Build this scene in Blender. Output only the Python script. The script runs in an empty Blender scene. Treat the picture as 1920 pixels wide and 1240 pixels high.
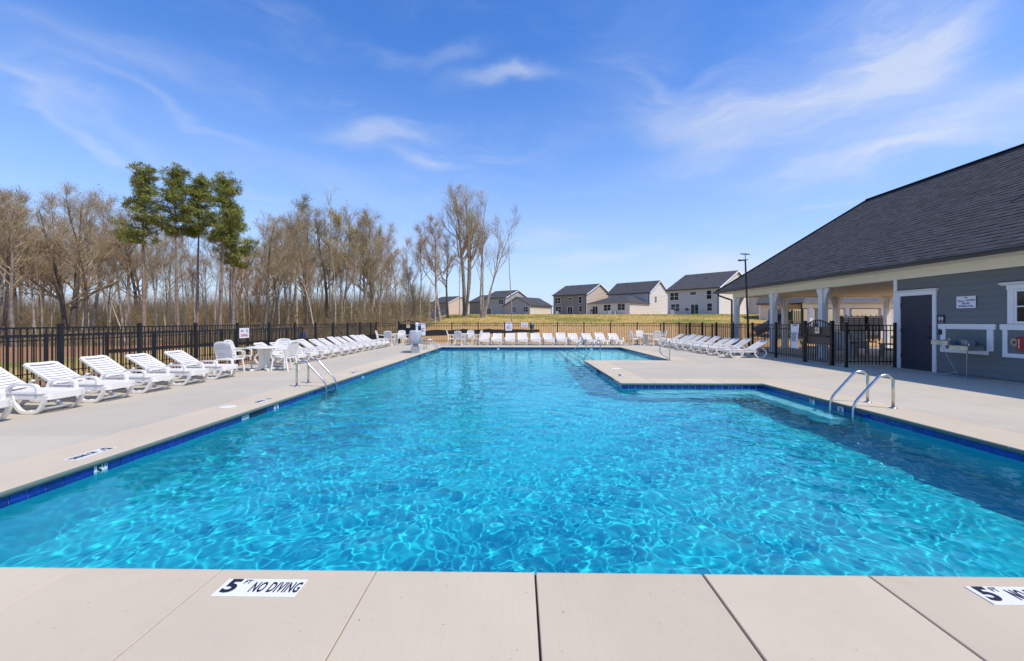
import bpy, math, random
import numpy as np
from mathutils import Vector, Matrix

random.seed(7)
RNG = np.random.default_rng(7)
sc = bpy.context.scene
COL = sc.collection
R = math.radians

# ------------------------------------------------------------------ camera
EYE, FPX, YAW = 1.5, 815.0, math.atan(14 / 815)
cam = bpy.data.cameras.new('camera')
camo = bpy.data.objects.new('camera', cam)
COL.objects.link(camo)
cam.sensor_width = 36
cam.lens = 36 * FPX / 1920
cam.shift_y = -17 / 1920
cam.clip_start, cam.clip_end = 0.05, 5000
camo.location = (0, 0, EYE)
camo.rotation_euler = (math.pi / 2, 0, YAW)
sc.camera = camo

# ------------------------------------------------------------------ light
SUN_TO = Vector((0.54, -0.36, 1.0)).normalized()
SUN_EL = math.asin(SUN_TO.z)
SKY_STRENGTH = 0.13
SUN_ENERGY = 4.1
sun = bpy.data.lights.new('sun', 'SUN')
sun.energy = SUN_ENERGY
sun.angle = R(0.53)
sun.color = (1.0, 0.915, 0.80)
sun.cycles.is_caustics_light = True
suno = bpy.data.objects.new('sun', sun)
COL.objects.link(suno)
suno.rotation_euler = SUN_TO.to_track_quat('Z', 'Y').to_euler()
suno.location = (20, -15, 40)
sc.view_settings.view_transform = 'Standard'
sc.view_settings.look = 'None'
sc.view_settings.exposure = 0.0
sc.view_settings.gamma = 1.0
sc.view_settings.use_curve_mapping = False
sc.cycles.use_denoising = True
sc.cycles.max_bounces = 10
sc.cycles.transparent_max_bounces = 12
sc.cycles.sample_clamp_indirect = 6.0

world = bpy.data.worlds.new('World')
sc.world = world
world.use_nodes = True


class NT:
    """small helper that writes node trees"""
    def __init__(self, nt):
        self.nt = nt

    def node(self, t, **kw):
        n = self.nt.nodes.new(t)
        for k, v in kw.items():
            setattr(n, k, v)
        return n

    def link(self, a, b):
        self.nt.links.new(a, b)

    def put(self, sock, v):
        if isinstance(v, bpy.types.NodeSocket):
            self.link(v, sock)
        else:
            sock.default_value = v

    def math(self, op, a, b=0.0, c=None, clamp=False):
        n = self.node('ShaderNodeMath', operation=op, use_clamp=clamp)
        self.put(n.inputs[0], a)
        self.put(n.inputs[1], b)
        if c is not None:
            self.put(n.inputs[2], c)
        return n.outputs[0]

    def mix(self, f, a, b, mode='MIX'):
        n = self.node('ShaderNodeMix', data_type='RGBA', blend_type=mode)
        self.put(n.inputs[0], f)
        self.put(n.inputs[6], a if isinstance(a, bpy.types.NodeSocket) else (*a, 1))
        self.put(n.inputs[7], b if isinstance(b, bpy.types.NodeSocket) else (*b, 1))
        return n.outputs[2]

    def noise(self, vec, scale, detail=4, rough=0.55, dist=0.0):
        n = self.node('ShaderNodeTexNoise')
        if vec is not None:
            self.link(vec, n.inputs['Vector'])
        n.inputs['Scale'].default_value = scale
        n.inputs['Detail'].default_value = detail
        n.inputs['Roughness'].default_value = rough
        n.inputs['Distortion'].default_value = dist
        return n.outputs['Fac']

    def ramp(self, f, lo, hi):
        n = self.node('ShaderNodeMapRange', interpolation_type='SMOOTHSTEP')
        self.put(n.inputs[0], f)
        n.inputs[1].default_value = lo
        n.inputs[2].default_value = hi
        return n.outputs[0]

    def mapping(self, vec, scale=(1, 1, 1), rot=(0, 0, 0), loc=(0, 0, 0)):
        n = self.node('ShaderNodeMapping')
        self.link(vec, n.inputs[0])
        n.inputs['Scale'].default_value = scale
        n.inputs['Rotation'].default_value = rot
        n.inputs['Location'].default_value = loc
        return n.outputs[0]


def build_sky():
    t = NT(world.node_tree)
    bg = world.node_tree.nodes['Background']
    sky = t.node('ShaderNodeTexSky', sky_type='NISHITA')
    sky.sun_disc = False
    sky.sun_elevation = SUN_EL
    sky.sun_rotation = math.atan2(SUN_TO.x, SUN_TO.y)
    sky.altitude = 100
    sky.air_density = 1.0
    sky.dust_density = 0.25
    sky.ozone_density = 2.5
    gam = t.node('ShaderNodeGamma')
    t.link(sky.outputs[0], gam.inputs[0])
    gam.inputs[1].default_value = 1.0
    hs = t.node('ShaderNodeHueSaturation')
    t.link(gam.outputs[0], hs.inputs['Color'])
    hs.inputs['Hue'].default_value = 0.512
    hs.inputs['Saturation'].default_value = 1.3
    hs.inputs['Value'].default_value = 1.85
    col = hs.outputs[0]
    tc = t.node('ShaderNodeTexCoord').outputs['Generated']
    sep = t.node('ShaderNodeSeparateXYZ')
    t.link(tc, sep.inputs[0])
    x, y, z = sep.outputs
    az = t.math('ARCTAN2', x, y)
    hor = t.math('SQRT', t.math('ADD', t.math('MULTIPLY', x, x), t.math('MULTIPLY', y, y)))
    el = t.math('ARCTAN2', z, hor)
    cmb = t.node('ShaderNodeCombineXYZ')
    t.link(az, cmb.inputs[0])
    t.link(el, cmb.inputs[1])
    ae = cmb.outputs[0]
    warp = t.node('ShaderNodeTexNoise')
    t.link(t.mapping(ae, (2.5, 5, 1)), warp.inputs['Vector'])
    warp.inputs['Scale'].default_value = 1.6
    warp.inputs['Detail'].default_value = 5
    off = t.node('ShaderNodeVectorMath', operation='SUBTRACT')
    t.link(warp.outputs['Color'], off.inputs[0])
    off.inputs[1].default_value = (0.5, 0.5, 0.5)
    sca = t.node('ShaderNodeVectorMath', operation='SCALE')
    t.link(off.outputs[0], sca.inputs[0])
    sca.inputs['Scale'].default_value = 0.16
    add = t.node('ShaderNodeVectorMath', operation='ADD')
    t.link(ae, add.inputs[0])
    t.link(sca.outputs[0], add.inputs[1])
    wp = add.outputs[0]
    # streaky fibres of the cirrus
    fib = t.ramp(t.noise(t.mapping(wp, (3.0, 16, 1), (0, 0, R(-12))), 1.5, 7, 0.62), 0.32, 0.78)
    soft = t.ramp(t.noise(t.mapping(wp, (1.6, 5, 1), (0, 0, R(14)), (3.1, 1.7, 0)), 1.3, 5, 0.55), 0.47, 0.85)
    total = t.math('MULTIPLY', t.math('MULTIPLY', soft, fib), 0.55)

    def px(u, v):
        a = (u - 960) / FPX
        b = (603 - v) / FPX
        return math.atan(a) - YAW, math.atan(b / math.sqrt(1 + a * a))
    # single cirrus wisps: (centre, half length, half width, tilt, weight)
    wisps = [((1300, 215), 110, 30, -8, .75), ((1470, 205), 190, 36, 14, .8), ((1640, 165), 150, 50, 30, .75),
             ((1730, 110), 130, 70, -40, .5), ((1780, 240), 240, 60, 8, .95), ((1640, 300), 200, 18, -4, .55),
             ((1560, 90), 200, 90, 30, .4), ((945, 155), 75, 13, 0, .75), ((715, 240), 75, 15, 6, .7),
             ((795, 290), 60, 11, -8, .6), ((845, 105), 60, 11, 8, .35), ((730, 97), 40, 8, 4, .25),
             ((90, 170), 170, 18, -14, .36), ((170, 245), 190, 11, -24, .5), ((330, 205), 160, 10, -8, .3),
             ((420, 330), 130, 10, -16, .35), ((620, 330), 240, 30, -10, .25), ((200, 90), 200, 30, 0, .3),
             ((1110, 490), 110, 17, 4, .65), ((1020, 440), 90, 14, 6, .45), ((1345, 500), 85, 26, 6, 1.5),
             ((1180, 95), 120, 60, 25, .15), ((30, 430), 60, 50, 30, .5), ((1240, 150), 60, 12, -30, .3),
             ((1560, 395), 50, 8, 2, .3), ((700, 470), 220, 40, -6, .2)]
    for (c, a, b, tilt, wgt) in wisps:
        ca, ce = px(*c)
        rad = 1.0 / FPX / (1 + ((c[0] - 960) / FPX) ** 2) ** .7
        m = t.mapping(wp, (1, 1, 1), (0, 0, 0), (-ca, -ce, 0))
        m = t.mapping(m, (1 / (a * rad), 1 / (b * rad), 1), (0, 0, R(-tilt)))
        # scale is applied before rotation in a Mapping node, so rotate first
        n1, n2 = m.node.inputs['Scale'], m.node.inputs['Rotation']
        n1.default_value = (1, 1, 1)
        m = t.mapping(m, (1 / (a * rad), 1 / (b * rad), 1))
        ln = t.node('ShaderNodeVectorMath', operation='LENGTH')
        t.link(m, ln.inputs[0])
        g = t.math('EXPONENT', t.math('MULTIPLY', t.math('POWER', ln.outputs['Value'], 2.0), -0.9))
        total = t.math('ADD', total, t.math('MULTIPLY', g, t.math('MULTIPLY_ADD', fib, 0.5 * wgt, 0.56 * wgt)))
    total = t.math('MULTIPLY', total, t.ramp(el, 0.0, 0.09))
    fac = t.math('MULTIPLY', t.math('MINIMUM', total, 1.0), 0.74)
    # pale haze of the low sky
    low = t.math('POWER', t.math('SUBTRACT', 1.0, t.math('MINIMUM', t.math('MULTIPLY', t.math('MAXIMUM', el, 0.0), 1.75), 1.0)), 1.7)
    col = t.mix(t.math('MULTIPLY', low, 0.93), col, (3.75, 4.68, 6.75))
    col = t.mix(fac, col, (5.6, 6.1, 7.1))
    t.link(col, bg.inputs[0])
    bg.inputs[1].default_value = SKY_STRENGTH


build_sky()


# ------------------------------------------------------------------ materials
def mat(name, base, rough=0.6, metal=0.0, var=0.0, vscale=3.0, var2=None, bump=0.0, bscale=40.0, spec=0.5,
        rnd=0.0, stretch=None, coords='Position', coat=0.0, attr=None):
    m = bpy.data.materials.new(name)
    m.use_nodes = True
    t = NT(m.node_tree)
    b = m.node_tree.nodes['Principled BSDF']
    b.inputs['Roughness'].default_value = rough
    b.inputs['Metallic'].default_value = metal
    b.inputs['Specular IOR Level'].default_value = spec
    b.inputs['Coat Weight'].default_value = coat
    if coords == 'Position':
        vec = t.node('ShaderNodeNewGeometry').outputs['Position']
    else:
        vec = t.node('ShaderNodeTexCoord').outputs['Object']
    if stretch:
        vec = t.mapping(vec, stretch)
    col = None
    if attr:
        a = t.node('ShaderNodeAttribute', attribute_name=attr)
        col = a.outputs['Color']
    base_s = col if col is not None else base
    if var > 0:
        f = t.ramp(t.noise(vec, vscale, 6, 0.6), 0.3, 0.7)
        dark = var2 if var2 else tuple(c * (1 - var) for c in base)
        if col is not None:
            sc_ = t.mix(1.0, col, tuple([1 - var] * 3), 'MULTIPLY')
            col = t.mix(f, sc_, col)
        else:
            col = t.mix(f, dark, base)
    if rnd > 0:
        oi = t.node('ShaderNodeObjectInfo').outputs['Random']
        hs = t.node('ShaderNodeHueSaturation')
        t.put(hs.inputs['Color'], col if col is not None else (*base, 1))
        t.link(t.math('MULTIPLY_ADD', oi, 2 * rnd, 1 - rnd), hs.inputs['Value'])
        col = hs.outputs[0]
    if col is not None:
        t.link(col, b.inputs['Base Color'])
    else:
        b.inputs['Base Color'].default_value = (*base, 1)
    if bump > 0:
        bn = t.node('ShaderNodeBump')
        bn.inputs['Strength'].default_value = bump
        bn.inputs['Distance'].default_value = 0.02
        t.link(t.noise(vec, bscale, 5, 0.65), bn.inputs['Height'])
        t.link(bn.outputs[0], b.inputs['Normal'])
    return m


def concrete(name, base, dark, warm):
    """broom finished concrete: mottling, fine speckle, faint stains"""
    m = bpy.data.materials.new(name)
    m.use_nodes = True
    t = NT(m.node_tree)
    b = m.node_tree.nodes['Principled BSDF']
    p = t.node('ShaderNodeNewGeometry').outputs['Position']
    big = t.ramp(t.noise(p, 0.7, 6, 0.6), 0.3, 0.7)
    mid = t.ramp(t.noise(p, 6.0, 6, 0.7), 0.25, 0.75)
    col = t.mix(big, dark, base)
    col = t.mix(t.math('MULTIPLY', mid, 0.35), col, warm)
    grain = t.noise(p, 160.0, 3, 0.7)
    col = t.mix(t.math('MULTIPLY', t.ramp(grain, 0.35, 0.75), 0.18), col, tuple(c * .55 for c in dark))
    spots = t.ramp(t.noise(p, 2.2, 4, 0.6, 0.8), 0.62, 0.78)
    col = t.mix(t.math('MULTIPLY', spots, 0.30), col, (warm[0] * .8, warm[1] * .68, warm[2] * .5))
    streak = t.ramp(t.noise(t.mapping(p, (46, 1.6, 20), (0, 0, R(2))), 1.0, 4, 0.65), 0.35, 0.7)
    col = t.mix(t.math('MULTIPLY', streak, 0.30), col, tuple(c * .86 for c in base))
    peb = t.ramp(t.noise(p, 38.0, 1, 0.3), 0.775, 0.80)
    col = t.mix(t.math('MULTIPLY', peb, 0.5), col, (.12, .09, .07))
    oi = t.node('ShaderNodeObjectInfo').outputs['Random']
    hs = t.node('ShaderNodeHueSaturation')
    t.link(col, hs.inputs['Color'])
    t.link(t.math('MULTIPLY_ADD', oi, 0.10, 0.945), hs.inputs['Value'])
    t.link(hs.outputs[0], b.inputs['Base Color'])
    b.inputs['Roughness'].default_value = 0.85
    b.inputs['Specular IOR Level'].default_value = 0.25
    broom = t.noise(t.mapping(p, (260, 9, 60), (0, 0, R(2))), 1.0, 3, 0.6)
    h = t.math('MULTIPLY_ADD', broom, 0.6, t.math('MULTIPLY', grain, 0.5))
    bn = t.node('ShaderNodeBump')
    bn.inputs['Strength'].default_value = 0.35
    bn.inputs['Distance'].default_value = 0.006
    t.link(h, bn.inputs['Height'])
    t.link(bn.outputs[0], b.inputs['Normal'])
    return m


M = {}
M['coping'] = concrete('pale_concrete', (.63, .535, .385), (.54, .462, .338), (.65, .54, .375))
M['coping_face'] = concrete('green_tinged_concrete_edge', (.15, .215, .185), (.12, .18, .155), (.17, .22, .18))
M['deck'] = concrete('grey_concrete', (.565, .505, .388), (.485, .435, .342), (.585, .505, .375))
M['joint'] = mat('joint_filler', (.10, .085, .075), .9, var=.4, vscale=12)
M['plaster'] = mat('pool_plaster', (.045, .57, .65), .7, var=.08, vscale=1.2, bump=.1, bscale=60)
M['shelf_plaster'] = mat('shelf_plaster', (.82, .84, .83), .7, var=.06, vscale=1.5)
M['grout'] = mat('grout', (.62, .64, .66), .8)
M['tile'] = mat('cobalt_tile', (.010, .035, .34), .12, var=.35, vscale=25, rnd=.22, coat=.3)
M['marker'] = mat('white_marker_tile', (.80, .80, .79), .3, var=.06, vscale=30)
M['ink'] = mat('black_ink', (.012, .013, .022), .55)
M['steel'] = mat('brushed_steel', (.60, .61, .60), .22, 1.0, var=.12, vscale=9)
M['dull_steel'] = mat('dull_steel', (.42, .45, .47), .38, 1.0, var=.2, vscale=7)
M['resin'] = mat('white_resin', (.82, .785, .715), .42, var=.05, vscale=5, rnd=.03)
M['black_metal'] = mat('black_powder_coat', (.012, .012, .014), .42, var=.3, vscale=6, spec=.45)
M['bronze_metal'] = mat('bronze_mesh_panel', (.085, .066, .055), .5, var=.25, vscale=3)
M['white_trim'] = mat('white_trim', (.84, .83, .82), .5, var=.04, vscale=4)
M['cream_trim'] = mat('cream_trim', (.85, .80, .64), .6, var=.05, vscale=2)
M['ceiling'] = mat('beadboard_ceiling', (.60, .50, .34), .6, var=.08, vscale=2)
M['siding'] = mat('slate_siding', (.158, .176, .176), .6, var=.08, vscale=2.5, bump=.25, bscale=30, stretch=(1, .12, 1), rnd=.04)
M['door'] = mat('navy_door', (.032, .036, .055), .45, var=.1, vscale=2)
M['glass'] = mat('window_glass', (.02, .022, .022), .04, spec=.8)
M['gutter'] = mat('dark_gutter', (.035, .032, .030), .4)
M['roof_base'] = mat('roof_underlay', (.030, .029, .033), .9)
M['shingle'] = mat('charcoal_shingle', (.075, .07, .078), .9, var=.4, vscale=60, bump=.5, bscale=180, attr='tone')
M['sign_white'] = mat('sign_white', (.80, .79, .80), .45)
M['red_ink'] = mat('red_ink', (.42, .02, .045), .5)
M['blue_ink'] = mat('blue_ink', (.02, .025, .22), .5)
M['grey_cover'] = mat('grey_vinyl_cover', (.46, .47, .49), .55, var=.15, vscale=6, bump=.4, bscale=9)
M['lift_paint'] = mat('lift_paint', (.34, .36, .37), .4)
M['exit_sign'] = mat('cream_sign', (.78, .70, .45), .5)
M['red_case'] = mat('red_case', (.42, .018, .014), .35, var=.15, vscale=8)
M['tan_rope'] = mat('tan_rope', (.58, .42, .24), .8)
M['teal_plastic'] = mat('teal_plastic', (.015, .12, .19), .35)
M['green_box'] = mat('green_box', (.012, .12, .11), .45)
M['bark'] = mat('tree_bark', (.42, .355, .28), .9, var=.5, vscale=2.2, bump=.6, bscale=14, rnd=.22)
M['dark_bark'] = mat('dark_bark', (.16, .125, .095), .9, var=.4, vscale=2.2, rnd=.2)
M['pale_bark'] = mat('pale_bark', (.60, .53, .43), .9, var=.4, vscale=2.0, rnd=.1)
M['pine_bark'] = mat('pine_bark', (.32, .235, .17), .9, var=.45, vscale=2.5, rnd=.1)
M['twig'] = mat('grey_twigs', (.44, .345, .205), .9, var=.3, vscale=.6, rnd=.2)
M['twig_red'] = mat('red_budding_twigs', (.46, .315, .175), .9, var=.3, vscale=.6, rnd=.15)
M['bud_orange'] = mat('orange_buds', (.52, .29, .12), .8, var=.35, vscale=1.5, rnd=.15)
M['bud_yellow'] = mat('yellow_green_buds', (.48, .38, .11), .8, var=.35, vscale=1.5, rnd=.15)
M['bud_green'] = mat('fresh_green_leaves', (.11, .17, .06), .7, var=.35, vscale=1.5, rnd=.1)
M['needle'] = mat('pine_needles', (.30, .33, .06), .7, var=.45, vscale=.8, rnd=.15)
M['brush'] = mat('dry_brush', (.38, .265, .145), .95, var=.5, vscale=.16, var2=(.25, .195, .085))
M['grass'] = mat('dry_grass', (.64, .43, .12), .9, var=.45, vscale=.15, var2=(.34, .31, .07))
M['silt'] = mat('black_silt_fabric', (.012, .012, .016), .8, var=.4, vscale=1.0)
M['wood'] = mat('weathered_stake', (.30, .22, .14), .9)
M['slide'] = mat('dark_grey_slide', (.045, .05, .06), .4)
M['play_green'] = mat('play_green', (.015, .09, .04), .45)
M['play_maroon'] = mat('play_maroon', (.09, .012, .022), .45)
M['play_tan'] = mat('play_tan', (.62, .55, .36), .5)
M['play_orange'] = mat('play_orange', (.35, .13, .035), .5)
M['box_door'] = mat('mailbox_door_paint', (.016, .016, .018), .35)
M['stone'] = mat('grey_patio', (.55, .52, .50), .7, var=.3, vscale=5, rnd=.12)
M['blue_plastic'] = mat('blue_plastic', (.02, .06, .30), .4)


def house_mats(tag, c):
    return mat('lap_siding_' + tag, c, .7, var=.05, vscale=.8)


# ------------------------------------------------------------------ mesh helpers
class MB:
    def __init__(self):
        self.v, self.f, self.m = [], [], []

    def add(self, vs, fs, mi=0):
        o = len(self.v)
        self.v += [tuple(p) for p in vs]
        self.f += [tuple(i + o for i in f) for f in fs]
        self.m += [mi] * len(fs)
        return self

    def box(self, a, b, mi=0):
        (x0, y0, z0), (x1, y1, z1) = a, b
        vs = [(x0, y0, z0), (x1, y0, z0), (x1, y1, z0), (x0, y1, z0), (x0, y0, z1), (x1, y0, z1), (x1, y1, z1), (x0, y1, z1)]
        return self.add(vs, [(0, 3, 2, 1), (4, 5, 6, 7), (0, 1, 5, 4), (1, 2, 6, 5), (2, 3, 7, 6), (3, 0, 4, 7)], mi)

    def cbox(self, c, s, mi=0):
        return self.box((c[0] - s[0] / 2, c[1] - s[1] / 2, c[2] - s[2] / 2), (c[0] + s[0] / 2, c[1] + s[1] / 2, c[2] + s[2] / 2), mi)

    def bbox(self, a, b, r, mi=0):
        """box with the top edges and the corners eased"""
        (x0, y0, z0), (x1, y1, z1) = a, b
        def ring(z, k):
            return [(x0 + k + r, y0 + k, z), (x1 - k - r, y0 + k, z), (x1 - k, y0 + k + r, z), (x1 - k, y1 - k - r, z),
                    (x1 - k - r, y1 - k, z), (x0 + k + r, y1 - k, z), (x0 + k, y1 - k - r, z), (x0 + k, y0 + k + r, z)]
        vs = ring(z0, 0) + ring(z1 - r, 0) + ring(z1, r * .8)
        fs = [tuple(reversed(range(8))), tuple(range(16, 24))]
        for l in (0, 8):
            for i in range(8):
                j = (i + 1) % 8
                fs.append((l + i, l + j, l + 8 + j, l + 8 + i))
        return self.add(vs, fs, mi)

    def bar(self, p, q, w, h, mi=0, up=(0, 0, 1)):
        p, q = Vector(p), Vector(q)
        d = (q - p).normalized()
        s = d.cross(Vector(up))
        if s.length < 1e-4:
            s = d.cross(Vector((1, 0, 0)))
        s.normalize()
        u = s.cross(d)
        vs = [e + s * (a * w / 2) + u * (b * h / 2) for e in (p, q) for a, b in ((-1, -1), (1, -1), (1, 1), (-1, 1))]
        return self.add(vs, [(3, 2, 1, 0), (4, 5, 6, 7), (0, 1, 5, 4), (1, 2, 6, 5), (2, 3, 7, 6), (3, 0, 4, 7)], mi)

    def tube(self, pts, r, n=8, mi=0, cap=True, rect=None, up=(0, 1, 0)):
        """sweep along pts; rect=(w, h) sweeps a rectangle with its width along up"""
        pts = [Vector(p) for p in pts]
        rs = r if isinstance(r, (list, tuple)) else [r] * len(pts)
        rings = []
        ref = Vector(up)
        for i, p in enumerate(pts):
            if i == 0:
                d = pts[1] - p
            elif i == len(pts) - 1:
                d = p - pts[-2]
            else:
                d = (pts[i + 1] - p).normalized() + (p - pts[i - 1]).normalized()
            d.normalize()
            s = ref - d * ref.dot(d)
            if s.length < 1e-3:
                s = Vector((1, 0, 0)) - d * d.x
            s.normalize()
            u = d.cross(s)
            if rect:
                w, h = rect
                rings.append([p + s * (a * w / 2) + u * (b * h / 2) for a, b in ((-1, -1), (1, -1), (1, 1), (-1, 1))])
            else:
                rings.append([p + s * (math.cos(2 * math.pi * k / n) * rs[i]) + u * (math.sin(2 * math.pi * k / n) * rs[i]) for k in range(n)])
        k = len(rings[0])
        vs = [v for ring in rings for v in ring]
        fs = []
        for i in range(len(rings) - 1):
            for j in range(k):
                a, b = i * k + j, i * k + (j + 1) % k
                fs.append((a, b, b + k, a + k))
        if cap:
            fs.append(tuple(reversed(range(k))))
            fs.append(tuple(range((len(rings) - 1) * k, len(rings) * k)))
        return self.add(vs, fs, mi)

    def prism(self, poly, frame, depth, mi=0):
        """poly (2D) placed by frame(u, v, w) -> xyz, thickness along w from 0 to depth"""
        n = len(poly)
        vs = [frame(u, v, 0) for u, v in poly] + [frame(u, v, depth) for u, v in poly]
        fs = [tuple(reversed(range(n))), tuple(range(n, 2 * n))]
        for i in range(n):
            j = (i + 1) % n
            fs.append((i, j, n + j, n + i))
        return self.add(vs, fs, mi)

    def lathe(self, prof, n=20, c=(0, 0, 0), mi=0):
        vs = []
        for r, z in prof:
            for k in range(n):
                a = 2 * math.pi * k / n
                vs.append((c[0] + r * math.cos(a), c[1] + r * math.sin(a), c[2] + z))
        fs = []
        for i in range(len(prof) - 1):
            for k in range(n):
                a, b = i * n + k, i * n + (k + 1) % n
                fs.append((a, b, b + n, a + n))
        fs.append(tuple(reversed(range(n))))
        fs.append(tuple(range((len(prof) - 1) * n, len(prof) * n)))
        return self.add(vs, fs, mi)

    def mesh(self, name, *mats, smooth=False):
        me = bpy.data.meshes.new(name)
        me.from_pydata(self.v, [], self.f)
        for m in mats:
            me.materials.append(m)
        if len(mats) > 1:
            me.polygons.foreach_set('material_index', self.m)
        if smooth:
            me.shade_smooth()
        me.update()
        return me

    def build(self, name, m, parent=None, smooth=False, **kw):
        mats = m if isinstance(m, (list, tuple)) else [m]
        return put(name, self.mesh(name, *mats, smooth=smooth), parent, **kw)


def put(name, me, parent=None, loc=None, rz=None, rot=None, scale=None, label=None, cat=None, group=None, kind=None):
    o = bpy.data.objects.new(name, me)
    COL.objects.link(o)
    if parent is not None:
        o.parent = parent
    if loc is not None:
        o.location = loc
    if rz is not None:
        o.rotation_euler = (0, 0, rz)
    if rot is not None:
        o.rotation_euler = rot
    if scale is not None:
        o.scale = scale if isinstance(scale, (tuple, list)) else (scale,) * 3
    for k, v in (('label', label), ('category', cat), ('group', group), ('kind', kind)):
        if v:
            o[k] = v
    return o


def thing(name, label, cat, loc=(0, 0, 0), rz=0.0, group=None, scale=None):
    return put(name, None, None, loc, rz, scale=scale, label=label, cat=cat, group=group)


KIDS = {}


def copy_tree(o, parent=None):
    c = o.copy()
    COL.objects.link(c)
    if parent is not None:
        c.parent = parent
    for ch in KIDS.get(o.name) or list(o.children):
        copy_tree(ch, c)
    return c


def dup(root, loc, rz, label, group=None):
    c = copy_tree(root)
    c.location = loc
    c.rotation_euler = (0, 0, rz)
    c['label'] = label
    if group:
        c['group'] = group
    return c


def remember(o):
    """children lists are slow to ask for again and again"""
    KIDS[o.name] = list(o.children)
    for ch in KIDS[o.name]:
        remember(ch)


def np_mesh(name, V, F, *mats, smooth=False, mi=None, k=None):
    V = np.asarray(V, dtype=np.float32)
    F = np.asarray(F, dtype=np.int32)
    k = F.shape[1]
    me = bpy.data.meshes.new(name)
    me.vertices.add(len(V))
    me.vertices.foreach_set('co', V.ravel())
    me.loops.add(F.size)
    me.loops.foreach_set('vertex_index', F.ravel())
    me.polygons.add(len(F))
    me.polygons.foreach_set('loop_start', np.arange(0, F.size, k, dtype=np.int32))
    me.polygons.foreach_set('loop_total', np.full(len(F), k, dtype=np.int32))
    for m in mats:
        me.materials.append(m)
    if mi is not None:
        me.polygons.foreach_set('material_index', np.asarray(mi, dtype=np.int32))
    me.update(calc_edges=True)
    if smooth:
        me.shade_smooth()
    return me


def text_mesh(s, size, mats, xs=1.0, bold=0.0, align='CENTER', shear=0.0, spacing=1.0, line=1.0):
    cu = bpy.data.curves.new('lettering', 'FONT')
    cu.body = s
    cu.size = size
    cu.align_x = align
    cu.align_y = 'CENTER'
    cu.offset = bold * size
    cu.shear = shear
    cu.space_character = spacing
    cu.space_line = line
    cu.resolution_u = 3
    cu.extrude = 0.0008
    o = bpy.data.objects.new('lettering', cu)
    COL.objects.link(o)
    dg = bpy.context.evaluated_depsgraph_get()
    me = bpy.data.meshes.new_from_object(o.evaluated_get(dg))
    bpy.data.objects.remove(o)
    bpy.data.curves.remove(cu)
    if xs != 1.0:
        me.transform(Matrix.Diagonal((xs, 1, 1, 1)))
    me.materials.clear()
    me.materials.append(mats)
    me.name = 'lettering'
    return me


# ------------------------------------------------------------------ the lie of the land
PL, PR, PN, PF = -4.55, 5.87, 2.62, 25.5          # pool lip lines
QX, QN, QF = 2.47, 10.63, 16.9                    # the deck that juts into the pool
CW = 0.85                                         # coping width
WATER_Z = -0.135
FENCE_L, FENCE_R, FENCE_F = -9.5, 10.65, 29.2


def side(u, d):
    """sideways position of what the photograph shows at column u, d metres up the pool axis"""
    k = (np.asarray(u, dtype=float) - 960) / FPX
    c, q = math.cos(YAW), math.sin(YAW)
    r_ = d * (k * c - q) / (c + k * q)
    return float(r_) if np.ndim(r_) == 0 else r_


def sstep(a, b, x):
    t = np.clip((x - a) / (b - a), 0, 1)
    return t * t * (3 - 2 * t)


def terr(x, y):
    x = np.asarray(x, dtype=float)
    y = np.asarray(y, dtype=float)
    prof = np.interp(y, [-400, 29.3, 34, 40, 46, 52, 60, 68, 76, 84, 92, 120, 160, 240, 2000],
                     [-.06, -.06, -.05, .12, .42, .85, 1.52, 2.2, 2.62, 2.85, 3.0, 3.46, 4.0, 4.2, 4.2])
    left = np.interp(x, [-2000, -80, -45, -28, -16, -10, 20, 2000], [-1.2, -1.2, -1.0, -.6, -.22, -.07, -.06, -.06])
    left = left - .35 * sstep(30, 60, y) * sstep(-8, -20, x)
    s = sstep(-9, 4, x + .19 * y) * sstep(20, 30, y)
    z = s * prof + (1 - s) * left
    return z


def tz(x, y):
    return float(terr(x, y))


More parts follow.
